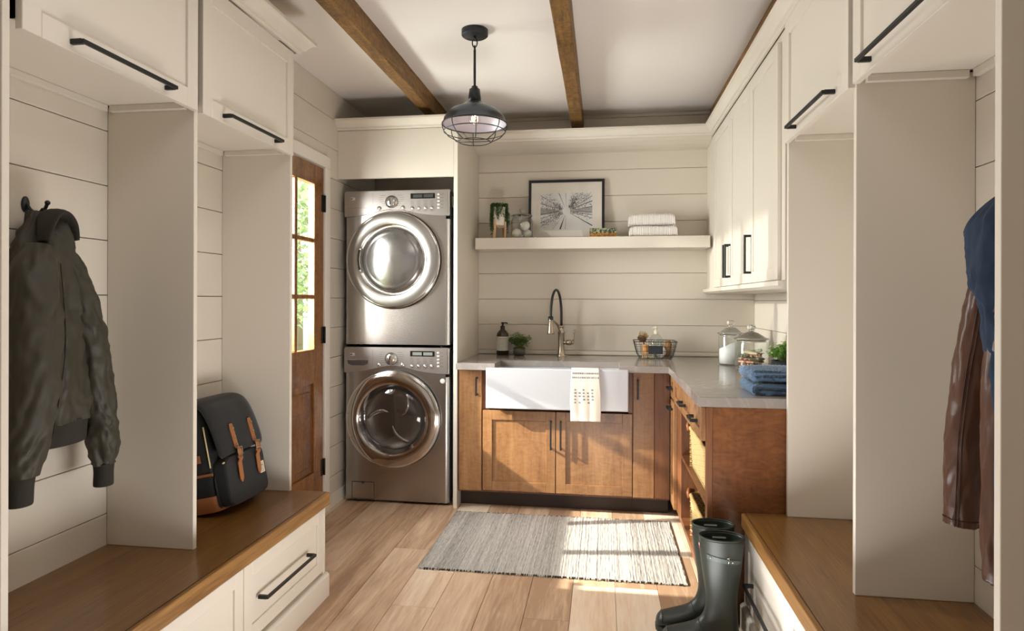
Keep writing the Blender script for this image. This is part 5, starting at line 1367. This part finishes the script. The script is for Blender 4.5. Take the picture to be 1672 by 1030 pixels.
MB().tube([(-1.640, 1.643, 1.556), (-1.628, 1.640, 1.566), (-1.615, 1.638, 1.558), (-1.612, 1.636, 1.540)], .0035, 6).build('hanging_loop', RIB, t)
m = MB()
def onsurf(path, ang, n=9, lift=.004):
    return [(x + sin(ang) * (rv + lift), y + cos(ang) * (ru + lift), z) for x, y, z, ru, rv in catmull(path, n)]
m.tube(onsurf([(-1.535, 1.530, 1.40, .058, .046), (-1.505, 1.500, 1.17, .072, .055), (-1.50, 1.468, .93, .058, .048)], pi / 3), .0018, 5)
m.build('sleeve_seam', RIB, s1)

LEATH = plain('brown_leather', '#4b2d1d', .36, bump=.22, bscale=55, var=.22, vscale=14)
SEAM = plain('dark_stitching', '#3a2015', .6)
t = thing('leather_jacket', 'brown leather jacket hanging partly behind the tall end panel', 'jacket', (.93, 1.6, .7))
sl = [(.945, 1.615, 1.440, .022, .030), (.925, 1.622, 1.405, .034, .040), (.905, 1.634, 1.33, .041, .046), (.895, 1.650, 1.22, .043, .047), (.885, 1.668, 1.10, .043, .046), (.880, 1.684, .97, .042, .045), (.880, 1.694, .86, .039, .042), (.880, 1.702, .775, .036, .040), (.880, 1.703, .752, .035, .039)]
g = garment(sl, 56, 10, .0035, .0016, 55, 0, 0, 9); s1 = g.build('sleeve', LEATH, t)
m = MB(); m.tube(onsurf(sl, pi * 1.26, 9, .003), .0011, 5); m.tube(onsurf(sl, pi * 1.21, 9, .003), .0011, 5)
m.tube([(.880 + .041 * sin(2 * pi * k / 30), 1.702 + .037 * cos(2 * pi * k / 30), .768) for k in range(30)], .0016, 5, True); m.build('sleeve_seam', SEAM, s1)
g = garment([(.980, 1.575, 1.455, .040, .030), (.977, 1.575, 1.40, .085, .042), (.972, 1.57, 1.28, .105, .048), (.972, 1.57, 1.12, .105, .048), (.972, 1.575, .99, .105, .048), (.972, 1.578, .945, .10, .044)], 64, 8, .006, .002, 40, 4, .006, 12); bd = g.build('jacket_body', LEATH, t)
m = MB()
for k in range(4):
    z = 1.435 - .012 * k; m.tube([(.935 - .012 * k + (.05 + .01 * k) * -sin(a), 1.60 + (.035 + .006 * k) * cos(a), z - .02 * sin(a)) for a in [.1 + .12 * q for q in range(14)]], .006, 6)
m.bm.free()
s2p = [(.900, 1.475, 1.42, .030, .035), (.865, 1.462, 1.33, .040, .042), (.84, 1.460, 1.15, .042, .043), (.835, 1.458, .95, .040, .041), (.83, 1.455, .80, .037, .038), (.83, 1.455, .715, .034, .036)]
garment(s2p, 48, 9, .0035, .0016, 55, 0, 0, 15).build('sleeve', LEATH, t)

DENIM = plain('blue_denim', '#152940', .9, bump=.25, bscale=350, var=.25, vscale=25)
t = thing('denim_jacket', 'blue denim jacket hung over the shoulder of the leather jacket', 'jacket', (.86, 1.5, .8))
g = garment([(.930, 1.555, 1.545, .030, .026), (.895, 1.535, 1.530, .060, .040), (.860, 1.522, 1.480, .090, .050), (.848, 1.515, 1.405, .080, .046), (.845, 1.508, 1.335, .062, .044), (.855, 1.490, 1.29, .055, .048), (.850, 1.455, 1.20, .062, .048), (.850, 1.43, 1.05, .062, .048), (.850, 1.425, .90, .058, .046)], 56, 8, .007, .002, 45, 4, .006, 20)
g.build('jacket_body', DENIM, t)

# ------------------------------------------------------------------ outside the door
LAWN = plain('lawn_green', '#c3cf92', .95, var=.15, vscale=3)
o = MB().box(-40, -1.87, -14, 45, -.30, -.12).build('lawn', LAWN); struct(o)
def tree(x, y, h, r, seed, lab, base, trunk=True):
    t = thing('tree', lab, 'tree', (x, y, -.12), 'trees outside the door'); rr = random.Random(seed)
    MB().tube([(x, y, -.121), (x + .05, y, h * .3), (x - .05, y + .05, h * .62)], [h * .035, h * .026, h * .012], 8).build('trunk', plain('bark', '#7a6a55', .9), t)
    lm = MB(); cols = []
    for k in range(1500):
        c = rr.randrange(9); cr_ = random.Random(seed * 50 + c); cx, cy, cz = cr_.uniform(-.6, .6) * r, cr_.uniform(-.6, .6) * r, cr_.uniform(-.75, .75) * r
        v = Vector((rr.gauss(0, 1), rr.gauss(0, 1), rr.gauss(0, 1))).normalized() * r * .48 * rr.random() ** .4
        p = Vector((x + cx, y + cy, h * .62 + cz)) + v; s = rr.uniform(.10, .2) * h / 4
        d = Vector((rr.uniform(-1, 1), rr.uniform(-1, 1), rr.uniform(-1, 1)))
        leaf(lm, p, d, Vector((0, 0, 1)), s, s * .7, greens(rr, base, .35), cols)
    o = tinted(lm.build('foliage', FOL, t), cols); o['kind'] = 'stuff'
tree(-4.9, 9.4, 3.2, 1.0, 3, 'leafy green tree filling the door panes, nearest outside', (.42, .50, .26))
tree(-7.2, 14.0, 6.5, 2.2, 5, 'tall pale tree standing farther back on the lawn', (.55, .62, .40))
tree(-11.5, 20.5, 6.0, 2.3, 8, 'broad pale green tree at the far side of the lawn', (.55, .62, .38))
tree(-4.9, 17.8, 3.4, 1.3, 12, 'low bushy tree seen through the lowest door panes', (.42, .52, .24))
